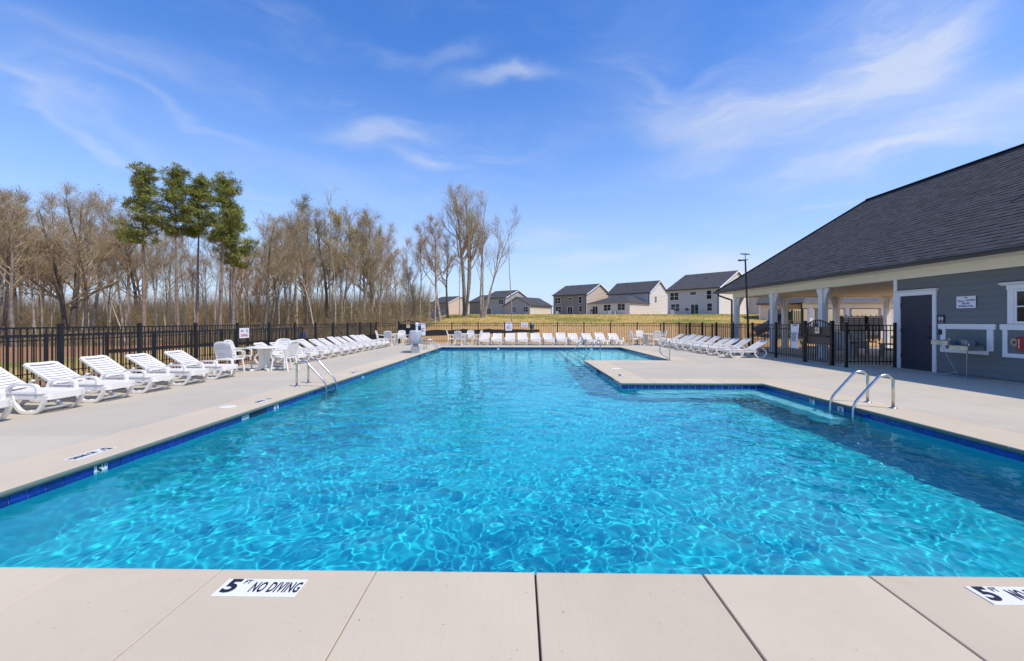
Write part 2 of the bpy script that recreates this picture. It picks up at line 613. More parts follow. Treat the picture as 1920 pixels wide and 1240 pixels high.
def build_terrain():
    xs = np.unique(np.concatenate([np.linspace(-2000, -120, 12), np.linspace(-120, 90, 150), np.linspace(90, 2000, 12), [-9.72, -9.62, 22.0, 22.1]]))
    ys = np.unique(np.concatenate([np.linspace(-800, -10, 8), np.linspace(-10, 130, 150), np.linspace(130, 260, 20), np.linspace(260, 3000, 10), [-3.95, -3.85, 29.32, 29.42]]))
    gx, gy = np.meshgrid(xs, ys)
    gz = terr(gx, gy)
    bump = .035 * np.sin(gx * .9 + 1.3 * np.sin(gy * .7)) * np.sin(gy * .8 + gx * .23)
    gz = gz + bump * sstep(30, 36, np.maximum(gy, np.where(gx < -10.5, 40, 0)))
    inside = (gx > -9.67) & (gx < 22.05) & (gy > -3.9) & (gy < 29.37)
    gz = np.where(inside, -2.6, gz)
    V = np.stack([gx, gy, gz], -1).reshape(-1, 3)
    nx, ny = len(xs), len(ys)
    I = np.arange(nx * ny).reshape(ny, nx)
    F = np.stack([I[:-1, :-1], I[:-1, 1:], I[1:, 1:], I[1:, :-1]], -1).reshape(-1, 4)
    me = np_mesh('ground', V, F, smooth=True)
    # soil cover per vertex: r = grass share, g = leaf litter share, b = clay share
    x, y = V[:, 0], V[:, 1]
    berm = sstep(-9, 4, x + .19 * y)
    grass = berm * sstep(52, 60, y) + (1 - berm) * np.clip(sstep(-12, -15, x) * sstep(-30, -22, x), 0, 1) * .75
    grass = np.maximum(grass, berm * .75 * sstep(10, -4, x + .19 * y) * sstep(36, 44, y))
    litter = (1 - berm) * sstep(-20, -30, x + np.where(y > 40, (y - 40) * .3, 0))
    clay = (1 - berm) * sstep(-9, -11, x) * (1 - litter)
    ca = me.color_attributes.new('cover', 'FLOAT_COLOR', 'POINT')
    ca.data.foreach_set('color', np.stack([grass, litter, clay, np.ones_like(x)], -1).astype(np.float32).ravel())
    m = bpy.data.materials.new('soil_and_grass')
    m.use_nodes = True
    t = NT(m.node_tree)
    b = m.node_tree.nodes['Principled BSDF']
    p = t.node('ShaderNodeNewGeometry').outputs['Position']
    at = t.node('ShaderNodeAttribute', attribute_name='cover')
    sep = t.node('ShaderNodeSeparateColor')
    t.link(at.outputs['Color'], sep.inputs[0])
    gr, li, cl = sep.outputs
    n1 = t.noise(p, .16, 6, .62)
    n2 = t.noise(p, 1.3, 6, .7)
    n3 = t.noise(p, 9.0, 4, .7)
    sand = t.mix(t.ramp(n2, .3, .7), (.50, .285, .105), (.64, .40, .175))
    clay = t.mix(t.ramp(n2, .3, .7), (.30, .15, .075), (.45, .275, .15))
    dry = t.mix(t.ramp(n2, .28, .68), (.42, .285, .08), (.60, .41, .14))
    green = t.mix(t.ramp(n2, .3, .7), (.17, .17, .035), (.29, .27, .065))
    lit = t.mix(t.ramp(n2, .3, .7), (.30, .14, .065), (.45, .24, .125))
    col = t.mix(cl, sand, clay)
    wob = t.math('MULTIPLY_ADD', t.math('SUBTRACT', n1, .5), 1.2, 0.0)
    col = t.mix(t.ramp(t.math('ADD', gr, wob), .35, .7), col, t.mix(t.ramp(t.noise(p, .09, 5, .6), .46, .6), dry, green))
    col = t.mix(t.ramp(t.math('ADD', li, wob), .35, .75), col, lit)
    col = t.mix(t.math('MULTIPLY', t.ramp(n3, .45, .8), .35), col, (.10, .075, .04))
    t.link(col, b.inputs['Base Color'])
    b.inputs['Roughness'].default_value = .95
    b.inputs['Specular IOR Level'].default_value = .1
    bn = t.node('ShaderNodeBump')
    bn.inputs['Strength'].default_value = .8
    bn.inputs['Distance'].default_value = .12
    t.link(n3, bn.inputs['Height'])
    t.link(bn.outputs[0], b.inputs['Normal'])
    me.materials.append(m)
    put('ground', me, kind='structure', label='ground of tan soil, dry grass and brown leaf litter')


build_terrain()


# ------------------------------------------------------------------ pool
def build_pool():
    W = 0.04                                     # the wall stands back under the coping
    l, r, n, f = PL - W, PR + W, PN - W, PF + W
    qx, qn, qf = QX + W, QN + W, QF - W
    D, TB, TT = -1.55, -.212, -.058
    root = put('pool_basin', None, kind='structure', label='pale plaster swimming pool basin with blue waterline tiles')
    b = MB()
    b.add([(l, n, D), (r, n, D), (r, f, D), (l, f, D)], [(0, 1, 2, 3)])
    fo = b.build('pool_floor', M['plaster'], root)
    fo.cycles.is_caustics_receiver = True

    def wall(mb, p, q, z0, z1):                  # inside faces
        mb.add([(p[0], p[1], z0), (q[0], q[1], z0), (q[0], q[1], z1), (p[0], p[1], z1)], [(0, 1, 2, 3)])
    b, g = MB(), MB()
    runs = [((l, f), (l, n)), ((l, n), (r, n)), ((r, n), (r, qn)), ((r, qn), (qx, qn)), ((qx, qn), (qx, qf)),
            ((qx, qf), (r, qf)), ((r, qf), (r, f)), ((r, f), (l, f))]
    for p, q in runs:
        wall(b, p, q, D, TB)
    wo = b.build('pool_wall', M['plaster'], root)
    wo.cycles.is_caustics_receiver = True
    for p, q in runs:                            # grout bed 5 mm behind the tile faces
        d = Vector((q[0] - p[0], q[1] - p[1])).normalized()
        nrm = Vector((d.y, -d.x)) * .005
        wall(g, (p[0] + nrm.x, p[1] + nrm.y), (q[0] + nrm.x, q[1] + nrm.y), TB, -.05)
    go = g.build('grout_bed', M['grout'], root)
    go.cycles.is_caustics_receiver = True
    # benches, tanning shelf and steps
    b = MB()
    b.box((3.05, qn - .48, -.95), (r - .5, qn, -.42))
    b.lathe([(.239, -.95), (.239, -.427)], 20, (3.05, qn - .241, 0))
    b.box((r - .5, 7.65, -.95), (r, qn, -.424))
    bo = b.build('bench', M['shelf_plaster'], root)
    bo.cycles.is_caustics_receiver = True
    b = MB()
    b.box((3.3, qf, D), (r, f, -.42))
    so = b.build('tanning_shelf', M['shelf_plaster'], root)
    so.cycles.is_caustics_receiver = True
    for k in range(3):
        b = MB()
        b.box((2.95 - .35 * k, qf + .004, D), (3.3 - .35 * k, f, -.66 - .24 * k))
        st = b.build('pool_step', M['shelf_plaster'], root)
        st.cycles.is_caustics_receiver = True
    # waterline tiles
    bx = MB().bbox((-.0755, -.076, 0), (.0755, .076, .007), .004)
    tme = bx.mesh('tile', M['tile'])
    mk = MB().bbox((-.0755, -.076, 0), (.0755, .076, .007), .003).mesh('marker_tile', M['marker'])

    def tile_run(p, q, inward, marks):
        L = math.hypot(q[0] - p[0], q[1] - p[1])
        cnt = int(L / .1555)
        sp = L / cnt
        ux, uy = (q[0] - p[0]) / L, (q[1] - p[1]) / L
        X = Vector((ux, uy, 0))
        Z = Vector((inward[0], inward[1], 0))
        Y = Vector((0, 0, 1))
        if X.cross(Y).dot(Z) < 0:
            X = -X
        rot = Matrix((X, Y, Z)).transposed().to_euler()
        for i in range(cnt):
            c = (p[0] + ux * sp * (i + .5) - inward[0] * .003, p[1] + uy * sp * (i + .5) - inward[1] * .003, (TB + TT) / 2)
            tag = marks.get(i)
            if tag == 'skip':
                continue
            o = put('marker_tile' if tag else 'tile', mk if tag else tme, root, c, rot=rot)
            o.cycles.is_caustics_receiver = True
            if tag:
                o['label'] = 'white depth marker tile'
                for (s, size, dx, dy) in tag:
                    q2 = text_mesh(s, size, M['ink'], .95, .025)
                    put('lettering', q2, o, (dx, dy, .0085))

    five = [('5', .145, -.022, .008), ('FT', .055, .045, .05)]

    def idx(v, a, sp=.1555):
        return int(abs(v - a) / sp)
    nod = [('X', .12, 0, .0)]
    marks = {idx(4.8, f): five, idx(8.2, f): 'nd', idx(12.7, f): five, idx(17.5, f): 'nd', idx(21.6, f): five}
    ml = {k: (v if v != 'nd' else nod) for k, v in marks.items()}
    for k in range(idx(7.78, f), idx(7.32, f) + 1):
        ml[k] = 'skip'
    for k in range(idx(20.1, f), idx(19.65, f) + 1):
        ml[k] = 'skip'
    tile_run((l, f), (l, n), (1, 0), ml)
    mr = {idx(8.84, n): five, idx(8.14, n): nod}
    tile_run((r, n), (r, qn), (-1, 0), mr)
    tile_run((r, qn), (qx, qn), (0, -1), {})
    mq = {idx(11.98, qn): five}
    for k in range(idx(13.65, qn), idx(14.05, qn) + 1):
        mq[k] = 'skip'
    tile_run((qx, qn), (qx, qf), (-1, 0), mq)
    tile_run((r, qf), (r, f), (-1, 0), {22: five})
    # the far wall's tiles show a few pixels each: one joined piece
    b = MB()
    nn = int((r - l) / .1555)
    for i in range(nn):
        x = l + (i + .5) * (r - l) / nn
        b.box((x - .0755, f - .004, TB + .003), (x + .0755, f + .003, TT))
    b.build('tile', M['tile'], root, kind='stuff')
    for x in (-1.25, 4.2):
        put('marker_tile', mk, root, (x, f - .006, (TB + TT) / 2), rot=(math.pi / 2, 0, 0))
    # skimmer mouths
    for (cx, cy, sx) in ((l, 7.55, 1), (l, 19.88, 1), (qx, 13.85, -1)):
        b = MB()
        d = -sx
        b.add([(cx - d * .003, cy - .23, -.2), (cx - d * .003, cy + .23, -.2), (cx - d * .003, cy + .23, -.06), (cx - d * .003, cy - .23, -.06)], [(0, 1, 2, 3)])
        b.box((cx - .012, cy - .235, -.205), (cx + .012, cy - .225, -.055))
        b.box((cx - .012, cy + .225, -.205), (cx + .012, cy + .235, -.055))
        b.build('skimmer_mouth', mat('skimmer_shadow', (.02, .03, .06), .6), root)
    # drain on the floor
    for (x, y) in ((2.25, 4.5),):
        MB().lathe([(.095, 0), (.095, .02), (.08, .03)], 20, (x, y, D)).build('floor_drain', mat('drain_grate', (.03, .40, .50), .5), root).cycles.is_caustics_receiver = True

    # ---- water: ruffled surface, light really bends through it
    xs = np.linspace(l + .001, r - .001, 780)
    ys = [n + .001]
    while ys[-1] < f:
        d = max(ys[-1], 2)
        ys.append(ys[-1] + .0115 + .0021 * max(0, d - 4))
    ys[-1] = f - .001
    ys = np.array(ys)
    gx, gy = np.meshgrid(xs, ys)
    z = np.zeros_like(gx)
    rng = np.random.default_rng(11)
    wx = gx + .05 * np.sin(gy * 3.1 + gx * 1.7) + .03 * np.sin(gy * 5.7 - gx * 4.1)
    wy = gy + .05 * np.sin(gx * 2.9 - gy * 1.3) + .03 * np.sin(gx * 6.3 + gy * 3.3)
    for i in range(80):
        lam = math.exp(rng.uniform(math.log(.08), math.log(.75)))
        th = rng.normal(R(65), R(55)) if rng.random() < .65 else rng.uniform(0, 2 * math.pi)
        k = 2 * math.pi / lam
        amp = .00122 * lam ** 1.05
        damp = 1.0
        z += amp * damp * np.sin(k * (wx * math.cos(th) + wy * math.sin(th)) + rng.uniform(0, 6.28))
    mod = .8 + .35 * np.sin(gx * .8 + 1.1) * np.sin(gy * .55 + .4) + .15 * np.sin(gx * 2.1 - gy * 1.6)
    calm = 1 - .35 * sstep(r - 1.6, r - .2, gx)
    z = z * mod * calm
    V = np.stack([gx, gy, z + WATER_Z], -1).reshape(-1, 3)
    nx, ny = len(xs), len(ys)
    I = np.arange(nx * ny).reshape(ny, nx)
    F = np.stack([I[:-1, :-1], I[:-1, 1:], I[1:, 1:], I[1:, :-1]], -1).reshape(-1, 4)
    cx = gx[:-1, :-1].ravel()
    cy = gy[:-1, :-1].ravel()
    keep = ~((cx > qx + .02) & (cy > qn + .02) & (cy < qf - .05))
    me = np_mesh('water', V, F[keep], smooth=True)
    m = bpy.data.materials.new('pool_water')
    m.use_nodes = True
    t = NT(m.node_tree)
    m.node_tree.nodes.clear()
    out = t.node('ShaderNodeOutputMaterial')
    g = t.node('ShaderNodeBsdfGlass')
    g.inputs['IOR'].default_value = 1.333
    g.inputs['Roughness'].default_value = 0.0
    g.inputs['Color'].default_value = (.55, .955, .99, 1)
    t.link(g.outputs[0], out.inputs[0])
    me.materials.append(m)
    wo = put('water', me, kind='structure', label='rippled turquoise pool water')
    wo.cycles.is_caustics_caster = True


build_pool()


# ------------------------------------------------------------------ coping and deck
def build_deck():
    cop = put('pool_coping', None, kind='structure', label='pale concrete coping slabs round the pool')
    prof = [(.022, -.062), (.006, -.05), (0, -.032), (.004, -.014), (.016, -.003), (.03, 0)]

    def coping(p, q, outward, cuts, gap=.006, w=CW, name='coping_slab'):
        """slabs from p to q along the lip; the lip is the line p-q and the slab reaches outward"""
        L = math.hypot(q[0] - p[0], q[1] - p[1])
        u = ((q[0] - p[0]) / L, (q[1] - p[1]) / L)
        cuts = [0] + list(cuts) + [L]
        for i in range(len(cuts) - 1):
            g = gap if not isinstance(gap, (list, tuple)) else gap[min(i, len(gap) - 1)]
            g1 = gap if not isinstance(gap, (list, tuple)) else gap[min(i + 1, len(gap) - 1)]
            a, b = cuts[i] + (g / 2 if i else 0), cuts[i + 1] - (g1 / 2 if i < len(cuts) - 2 else 0)
            poly = prof + [(w - .004, 0), (w, -.004), (w, -.062)]
            mb = MB()
            e = .004
            rings = []
            for (t_, k) in ((a, 1), (a + e, 0), (b - e, 0), (b, 1)):
                ring = []
                for (s, z) in poly:
                    zz = z - (e if (k and z > -.01) else 0)
                    ring.append((p[0] + u[0] * t_ + outward[0] * s, p[1] + u[1] * t_ + outward[1] * s, zz))
                rings.append(ring)
            n = len(poly)
            vs = [v for r_ in rings for v in r_]
            fs = []
            for k in range(3):
                for j in range(n):
                    jj = (j + 1) % n
                    fs.append((k * n + j, k * n + jj, (k + 1) * n + jj, (k + 1) * n + j))
            fs += [tuple(reversed(range(n))), tuple(range(3 * n, 4 * n))]
            mb.add(vs, fs)
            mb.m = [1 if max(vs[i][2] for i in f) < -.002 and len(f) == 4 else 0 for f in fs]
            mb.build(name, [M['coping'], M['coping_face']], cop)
    # near edge: open joints at the places the photograph shows
    jx = [-3.62, -2.70, -1.80, -.86, .093, 1.087, 2.06, 3.05, 4.05, 5.0, 5.87]
    coping((PL - CW, PN), (PR + CW, PN), (0, -1), [x - (PL - CW) for x in jx],
           [.006, .005, .005, .006, .006, .012, .013, .012, .012, .012, .012, .01])
    coping((PL, PN + .004), (PL, PF), (-1, 0), [3.05 * k for k in range(1, 8)], .004)
    coping((PL - CW, PF), (PR + CW, PF), (0, 1), [2.0 * k for k in range(1, 6)], .005)
    coping((PR, PN + .004), (PR, QN), (1, 0), [2.7, 5.4], .005)
    coping((QX, QN), (PR + CW, QN), (0, 1), [.84, 1.68, 2.53, 3.4], .008)
    coping((QX, QN + CW + .003), (QX, QF - CW - .003), (1, 0), [1.6, 3.1], .006)
    coping((QX, QF), (PR + CW, QF), (0, -1), [.85, 2.0, 3.2], .006)
    coping((PR, QF + .003), (PR, PF - .003), (1, 0), [2.9, 5.8], .006)
    # deck slabs
    deck = put('pool_deck', None, kind='structure', label='broom finished grey concrete pool deck')
    e = .005
    rects = []

    def grid(x0, x1, ys):
        for a, b in zip(ys[:-1], ys[1:]):
            rects.append((x0, x1, a, b))
    oL, oR = PL - CW, PR + CW
    grid(-9.66, oL, [-3.9, 1.0, 5.6, 10.2, 14.8, 19.4, 23.8, PF + CW])
    for x0, x1 in ((-9.66, -5.6), (-5.6, -1.6), (-1.6, 2.5), (2.5, 6.6), (6.6, FENCE_R + .1)):
        rects.append((x0, x1, PF + CW, 29.36))
    for x0, x1 in ((oL, -1.8), (-1.8, 2.06), (2.06, oR)):
        rects.append((x0, x1, -3.9, PN - CW))
    grid(oR, 8.32, [-3.9, 1.9, 6.2, QN + CW, 13.7])
    rects.append((QX + CW, oR, QN + CW, 13.7))
    rects.append((QX + CW, 8.32, 13.7, QF - CW))
    grid(oR, 8.32, [QF - CW, 20.0, 23.2, PF + CW])
    grid(8.32, 12.34, [-3.9, 2.0, 7.0, 10.6, 13.7])
    grid(8.32, 12.34, [13.7, 14.28])
    grid(8.32, FENCE_R + .1, [14.28, 17.6, 20.9, 24.2, PF + CW])
    for y0, y1 in ((14.28, 18.0), (18.0, 21.6), (21.6, 25.7)):
        for x0, x1 in ((FENCE_R + .1, 14.2), (14.2, 17.8), (17.8, 21.9)):
            rects.append((x0, x1, y0, y1))
    for (x0, x1, y0, y1) in rects:
        w, h = x1 - x0 - e, y1 - y0 - e
        MB().bbox((-w / 2, -h / 2, -.1), (w / 2, h / 2, 0), .004).build('deck_slab', M['deck'], deck, loc=((x0 + x1) / 2, (y0 + y1) / 2, 0))
    b = MB()
    for (x0, x1, y0, y1) in ((-9.6, PL - .06, -3.85, 29.3), (PR + .06, 12.3, -3.85, 29.3), (PL - .06, PR + .06, -3.85, PN - .06),
                             (PL - .06, PR + .06, PF + .06, 29.3), (QX + .06, PR + .06, QN + .06, QF - .06)):
        b.box((x0, y0, -.3), (x1, y1, -.02))
    for (x0, x1, y0, y1) in ((PL - CW, PR + CW, PN - .08, PN - .014), (PL - CW, PR + CW, PF + .014, PF + .08), (PL - .08, PL - .014, PN, PF), (PR + .014, PR + .08, PN, QN),
                             (QX + .014, PR + .08, QN + .014, QN + .08), (QX + .014, QX + .08, QN + .08, QF - .08), (QX + .014, PR + .08, QF - .08, QF - .014), (PR + .014, PR + .08, QF, PF)):
        b.box((x0, y0, -.06), (x1, y1, -.018))
    b.build('slab_bed', M['joint'], deck)

    # depth markers set into the coping
    def marker(x, y, rz, label, w=.46, full=True):
        o = thing('depth_marker', label, 'depth marker', (x, y, .004), rz, 'no diving depth markers on the coping')
        MB().bbox((-w / 2, -.078, -.003), (w / 2, .078, .0012), .0015).build('plaque', M['marker'], o)
        put('lettering', text_mesh('5', .165, M['ink'], .98, .035), o, (-.17, .004, .0025))
        put('lettering', text_mesh('FT', .052, M['ink'], .75, .012), o, (-.099, .045, .0025))
        put('lettering', text_mesh('NO DIVING', .125, M['ink'], .40, .022, spacing=1.08), o, (.087, -.004, .0025))
    marker(-1.455, 2.42, 0, 'white 5 FT NO DIVING depth marker in the near coping, left of centre')
    marker(2.74, 2.42, 0, 'white 5 FT NO DIVING depth marker in the near coping at the right')
    marker(-4.86, 4.85, -math.pi / 2, 'white NO DIVING marker on the left coping above the 5 FT tile')
    marker(-4.86, 8.15, -math.pi / 2, 'white NO DIVING marker on the left coping before the ladder')
    marker(-4.86, 12.7, -math.pi / 2, 'white NO DIVING marker on the left coping just past the ladder')
    marker(2.8, 12.1, math.pi / 2, 'white NO DIVING marker on the coping of the jutting deck')
    for (x, y, lab) in ((-5.12, 7.55, 'round white skimmer lid in the left coping'), (3.05, 13.85, 'round white skimmer lid in the jutting deck')):
        o = thing('skimmer_lid', lab, 'skimmer lid', (x, y, 0), 0, 'skimmer lids')
        MB().lathe([(.135, -.01), (.135, .004), (.128, .007)], 28).build('lid', M['resin'], o)
        MB().lathe([(.15, -.01), (.15, .003)], 28).build('lid_ring', M['coping'], o)


build_deck()


# ------------------------------------------------------------------ ladders and rails
def arc(pts, n=6):
    """rounds the inner corners of a polyline with quadratic curves"""
    out = [Vector(pts[0])]
    for i in range(1, len(pts) - 1):
        a, b, c = Vector(pts[i - 1]), Vector(pts[i]), Vector(pts[i + 1])
        r = min(.13, (a - b).length * .45, (c - b).length * .45)
        p, q = b + (a - b).normalized() * r, b + (c - b).normalized() * r
        for k in range(n + 1):
            t = k / n
            out.append(p * (1 - t) ** 2 + b * 2 * t * (1 - t) + q * t * t)
    out.append(Vector(pts[-1]))
    return out


def ladder(loc, rz, label, width=.55):
    o = thing('pool_ladder', label, 'ladder', loc, rz, 'stainless steel pool ladders')
    # local +x points from the lip onto the deck
    pts = arc([(-.10, 0, -1.1), (-.10, 0, .07), (.36, 0, .58), (.58, 0, .56), (.58, 0, 0)], 7)
    for s in (-1, 1):
        mb = MB().tube([(p.x, s * width / 2, p.z) for p in pts], .0235, 12)
        mb.build('rail', M['steel'], o, smooth=True)
        MB().lathe([(.062, .001), (.06, .012), (.035, .02), (.026, .03)], 20, (.58, s * width / 2, 0)).build('base_flange', M['steel'], o, smooth=True)
    for z in (-.16, -.40, -.64, -.88):
        MB().bbox((-.15, -width / 2 + .02, z - .025), (-.06, width / 2 - .02, z), .006).build('tread', M['dull_steel'], o)
    return o


ladder((PL, 10.2, 0), math.pi, 'stainless pool ladder on the left side of the pool, nearer one')
ladder((PR, 7.89, 0), 0, 'stainless pool ladder on the right side of the pool')
ladder((PL, 23.55, 0), math.pi, 'stainless pool ladder at the far left corner beside the pool lift')


def stair_rail(x, y, label):
    o = thing('stair_rail', label, 'handrail', (x, y, 0), 0, 'handrails of the pool steps')
    pts = arc([(-1.02, 0, -.55), (-.16, 0, .62), (.0, 0, .56), (0, 0, -.42)], 6)
    MB().tube(pts, .022, 10).build('rail', M['steel'], o, smooth=True)
    MB().lathe([(.05, -.418), (.05, -.40), (.028, -.38)], 16, (0, 0, 0)).build('base_flange', M['steel'], o)


stair_rail(3.5, 22.9, 'steel handrail over the pool steps, farther of the pair')
stair_rail(3.5, 18.9, 'steel handrail over the pool steps, nearer of the pair')


def grab_rail(x, y):
    o = thing('grab_rail', 'looped steel grab rail on the deck by the shallow shelf', 'handrail', (x, y, 0))
    pts = arc([(0, 0, 0), (0, 0, .80), (-.28, .0, .72), (-.40, 0, .38), (-.30, 0, .22), (-.08, 0, .14), (-.07, .0, 0)], 6)
    MB().tube([(p.x, p.y, p.z) for p in pts], .022, 10).build('rail', M['steel'], o, smooth=True)
    for xx in (0, -.075):
        MB().lathe([(.05, .001), (.05, .012), (.028, .022)], 16, (xx, 0, 0)).build('base_flange', M['steel'], o)


grab_rail(5.75, 16.75)


# ------------------------------------------------------------------ fences and gates
PICKET = MB().box((-.0092, -.0092, .09), (.0092, .0092, 1.385)).mesh('picket', M['black_metal'])
POST = MB().box((-.036, -.036, 0), (.036, .036, 1.44)).bbox((-.041, -.041, 1.432), (.041, .041, 1.462), .012).box((-.055, -.055, 0), (.055, .055, .008)).mesh('post', M['black_metal'])


def fence(label, p, q, panel, z=0.0, h=1.0, first=True, last=True, group=None, posts_at=None, ground=False, pick=.115):
    L = math.hypot(q[0] - p[0], q[1] - p[1])
    a = math.atan2(q[1] - p[1], q[0] - p[0])
    o = thing('metal_fence', label, 'fence', (p[0], p[1], z), a, group)
    cnt = max(1, round(L / panel)) if posts_at is None else len(posts_at) - 1
    xs = [L * i / cnt for i in range(cnt + 1)] if posts_at is None else posts_at
    def dz(x):
        return (tz(p[0] + math.cos(a) * x, p[1] + math.sin(a) * x) - z + .0) if ground else 0.0
    for i, x in enumerate(xs):
        if (i == 0 and not first) or (i == cnt and not last):
            continue
        put('post', POST, o, (x, 0, dz(x) - (.05 if ground else 0)), scale=(1, 1, h))
    for i in range(cnt):
        a0, a1 = xs[i] + .036, xs[i + 1] - .036
        z0, z1 = dz(xs[i]), dz(xs[i + 1])
        for zz in (.19, 1.205, 1.372):
            MB().bar((a0, 0, zz * h + z0), (a1, 0, zz * h + z1), .03, .03).build('rail', M['black_metal'], o)
        k = max(1, round((a1 - a0) / pick) - 1)
        for j in range(1, k + 1):
            x = a0 + (a1 - a0) * j / (k + 1)
            put('picket', PICKET, o, (x, 0, z0 + (z1 - z0) * j / (k + 1)), scale=(1, 1, h))
    return o


# left run: the photograph's posts stand 1.87 m apart
yl = [8.83 + 1.88 * k for k in range(-2, 11)] + [28.68]
fence('black picket fence behind the left row of white loungers', (FENCE_L, yl[0]), (FENCE_L, yl[-1]), 1.88,
      posts_at=[y - yl[0] for y in yl])
xl = [-6.75] + [-4.55 + 1.774 * k for k in range(9)] + [FENCE_R]
fence('black picket fence standing along the far side behind the far loungers', (xl[0], FENCE_F), (FENCE_R, FENCE_F), 1.77,
      posts_at=[x - xl[0] for x in xl])
fence('black picket fence on the right behind the loungers beside the pavilion', (FENCE_R, FENCE_F - .05), (FENCE_R, 16.42), 1.87, first=False)
fence('short black picket fence between the right gate and the clubhouse corner', (FENCE_R + .02, 14.38), (12.24, 14.38), 2.0)
fence('narrow black picket fence panel right beside the right gate', (FENCE_R, 14.42), (FENCE_R, 14.98), 1.0, first=False, last=False)
fence('second lower black fence on the ground beyond the left fence', (-13.8, 6.82), (-13.8, 27.42), 1.87, z=-.15, h=.93, ground=True)
fence('distant black fence round the playground behind the pavilion', (FENCE_R + .3, 34.0), (27.0, 34.0), 1.9, ground=True, pick=.16)
fence('short black fence return at the far left corner by the gate', (FENCE_L, 28.7), (-8.28, 29.15), 1.3, first=False, last=False)


def gate(loc, rz, w, label, panel_mat, banner):
    o = thing('arched_gate', label, 'gate', loc, rz)
    for x in (-w / 2, w / 2):
        MB().box((x - .05, -.05, 0), (x + .05, .05, 1.50)).bbox((x - .058, -.058, 1.49), (x + .058, .058, 1.525), .015).box((x - .075, -.075, 0), (x + .075, .075, .01)).build('post', M['black_metal'], o)
    i0, i1 = -w / 2 + .08, w / 2 - .08
    # leaf
    for x in (i0, i1):
        MB().box((x - .022, -.022, .06), (x + .022, .022, 1.40)).build('stile', panel_mat, o)
    for z in (.10, .70, 1.30):
        MB().box((i0 + .022, -.02, z - .02), (i1 - .022, .02, z + .02)).build('rail', panel_mat, o)
    pts = []
    for k in range(13):
        t = k / 12
        pts.append((i0 + (i1 - i0) * t, 0, 1.37 + .18 * math.sin(math.pi * t)))
    MB().tube(pts, 0, rect=(.035, .035)).build('arched_rail', M['black_metal'], o)
    n = int((i1 - i0) / .115)
    for j in range(1, n):
        x = i0 + (i1 - i0) * j / n
        zt = 1.35 + .18 * math.sin(math.pi * j / n)
        MB().box((x - .0125, -.0125, .12), (x + .0125, .0125, .68)).build('picket', M['black_metal'], o)
        MB().box((x - .0125, -.0125, 1.32), (x + .0125, .0125, zt)).build('picket', M['black_metal'], o)
    MB().box((i0 + .022, .022, .72), (i1 - .022, .03, 1.30)).build('kick_panel', panel_mat, o)
    # push bar
    MB().bbox((i0 + .05, -.075, .955), (i1 - .03, -.035, .99), .008).bbox((i0 + .02, -.085, .94), (i0 + .13, -.022, 1.005), .008).box((i1 - .06, -.06, .955), (i1 - .03, -.022, .99)).build('push_bar', M['black_metal'], o)
    s = thing('exit_sign', 'cream EXIT sign on the ' + banner, 'sign', (loc[0], loc[1], 0), rz, 'EXIT signs on the gates')
    MB().box((-.115, -.031, 1.075), (.115, -.024, 1.285)).build('sign_plate', M['exit_sign'], s)
    put('lettering', text_mesh('EXIT', .105, M['ink'], .85, .02), s, (0, -.033, 1.175), rot=(math.pi / 2, 0, 0))
    put('lettering', text_mesh('PUSH TO', .035, M['ink'], .9, .01), s, (0, -.033, 1.25), rot=(math.pi / 2, 0, 0))
    return o


gate((FENCE_R, 15.7, 0), -math.pi / 2, 1.40, 'bronze arched gate with push bar in the right fence', M['bronze_metal'], 'bronze gate beside the pavilion')
gate((-7.5, FENCE_F, 0), 0, 1.30, 'black arched gate in the far left corner of the fence', M['black_metal'], 'black gate at the far left corner')


# ------------------------------------------------------------------ signs on the fences
def no_diving_sign(loc, rz, w, h, label, both=True):
    o = thing('no_diving_sign', label, 'sign', loc, rz)
    MB().bbox((-w / 2, -h / 2, 0), (w / 2, h / 2, .004), .002).build('sign_plate', M['sign_white'], o)
    put('lettering', text_mesh('NO', h * .36, M['red_ink'], .9, .03), o, (-w * .22, h * .2, .006))
    put('lettering', text_mesh('DIVING', h * .36, M['red_ink'], .78 * w / h / 1.28, .03), o, (0, -h * .24, .006))
    ring = MB()
    c, r = (w * .26, h * .22), h * .17
    ring.tube([(c[0] + r * math.cos(2 * math.pi * k / 20), c[1] + r * math.sin(2 * math.pi * k / 20), .006) for k in range(21)], 0, rect=(.014 * h / .35, .002), up=(0, 0, 1), cap=False)
    ring.bar((c[0] - r * .7, c[1] + r * .7, .006), (c[0] + r * .7, c[1] - r * .7, .006), .012 * h / .35, .002)
    ring.bar((c[0] - r * .2, c[1] + r * .45, .0055), (c[0] + r * .15, c[1] - r * .3, .0055), .02 * h / .35, .002)
    ring.build('pictogram', M['blue_ink'], o)
    o.rotation_euler = (math.pi / 2, 0, rz)
    return o


no_diving_sign((FENCE_L + .03, 14.8, 1.1), math.pi / 2, .52, .34, 'white NO DIVING sign hung on the left fence')
no_diving_sign((.33, FENCE_F - .03, 1.27), 0, .46, .30, 'white NO DIVING sign on the far fence near the green post')


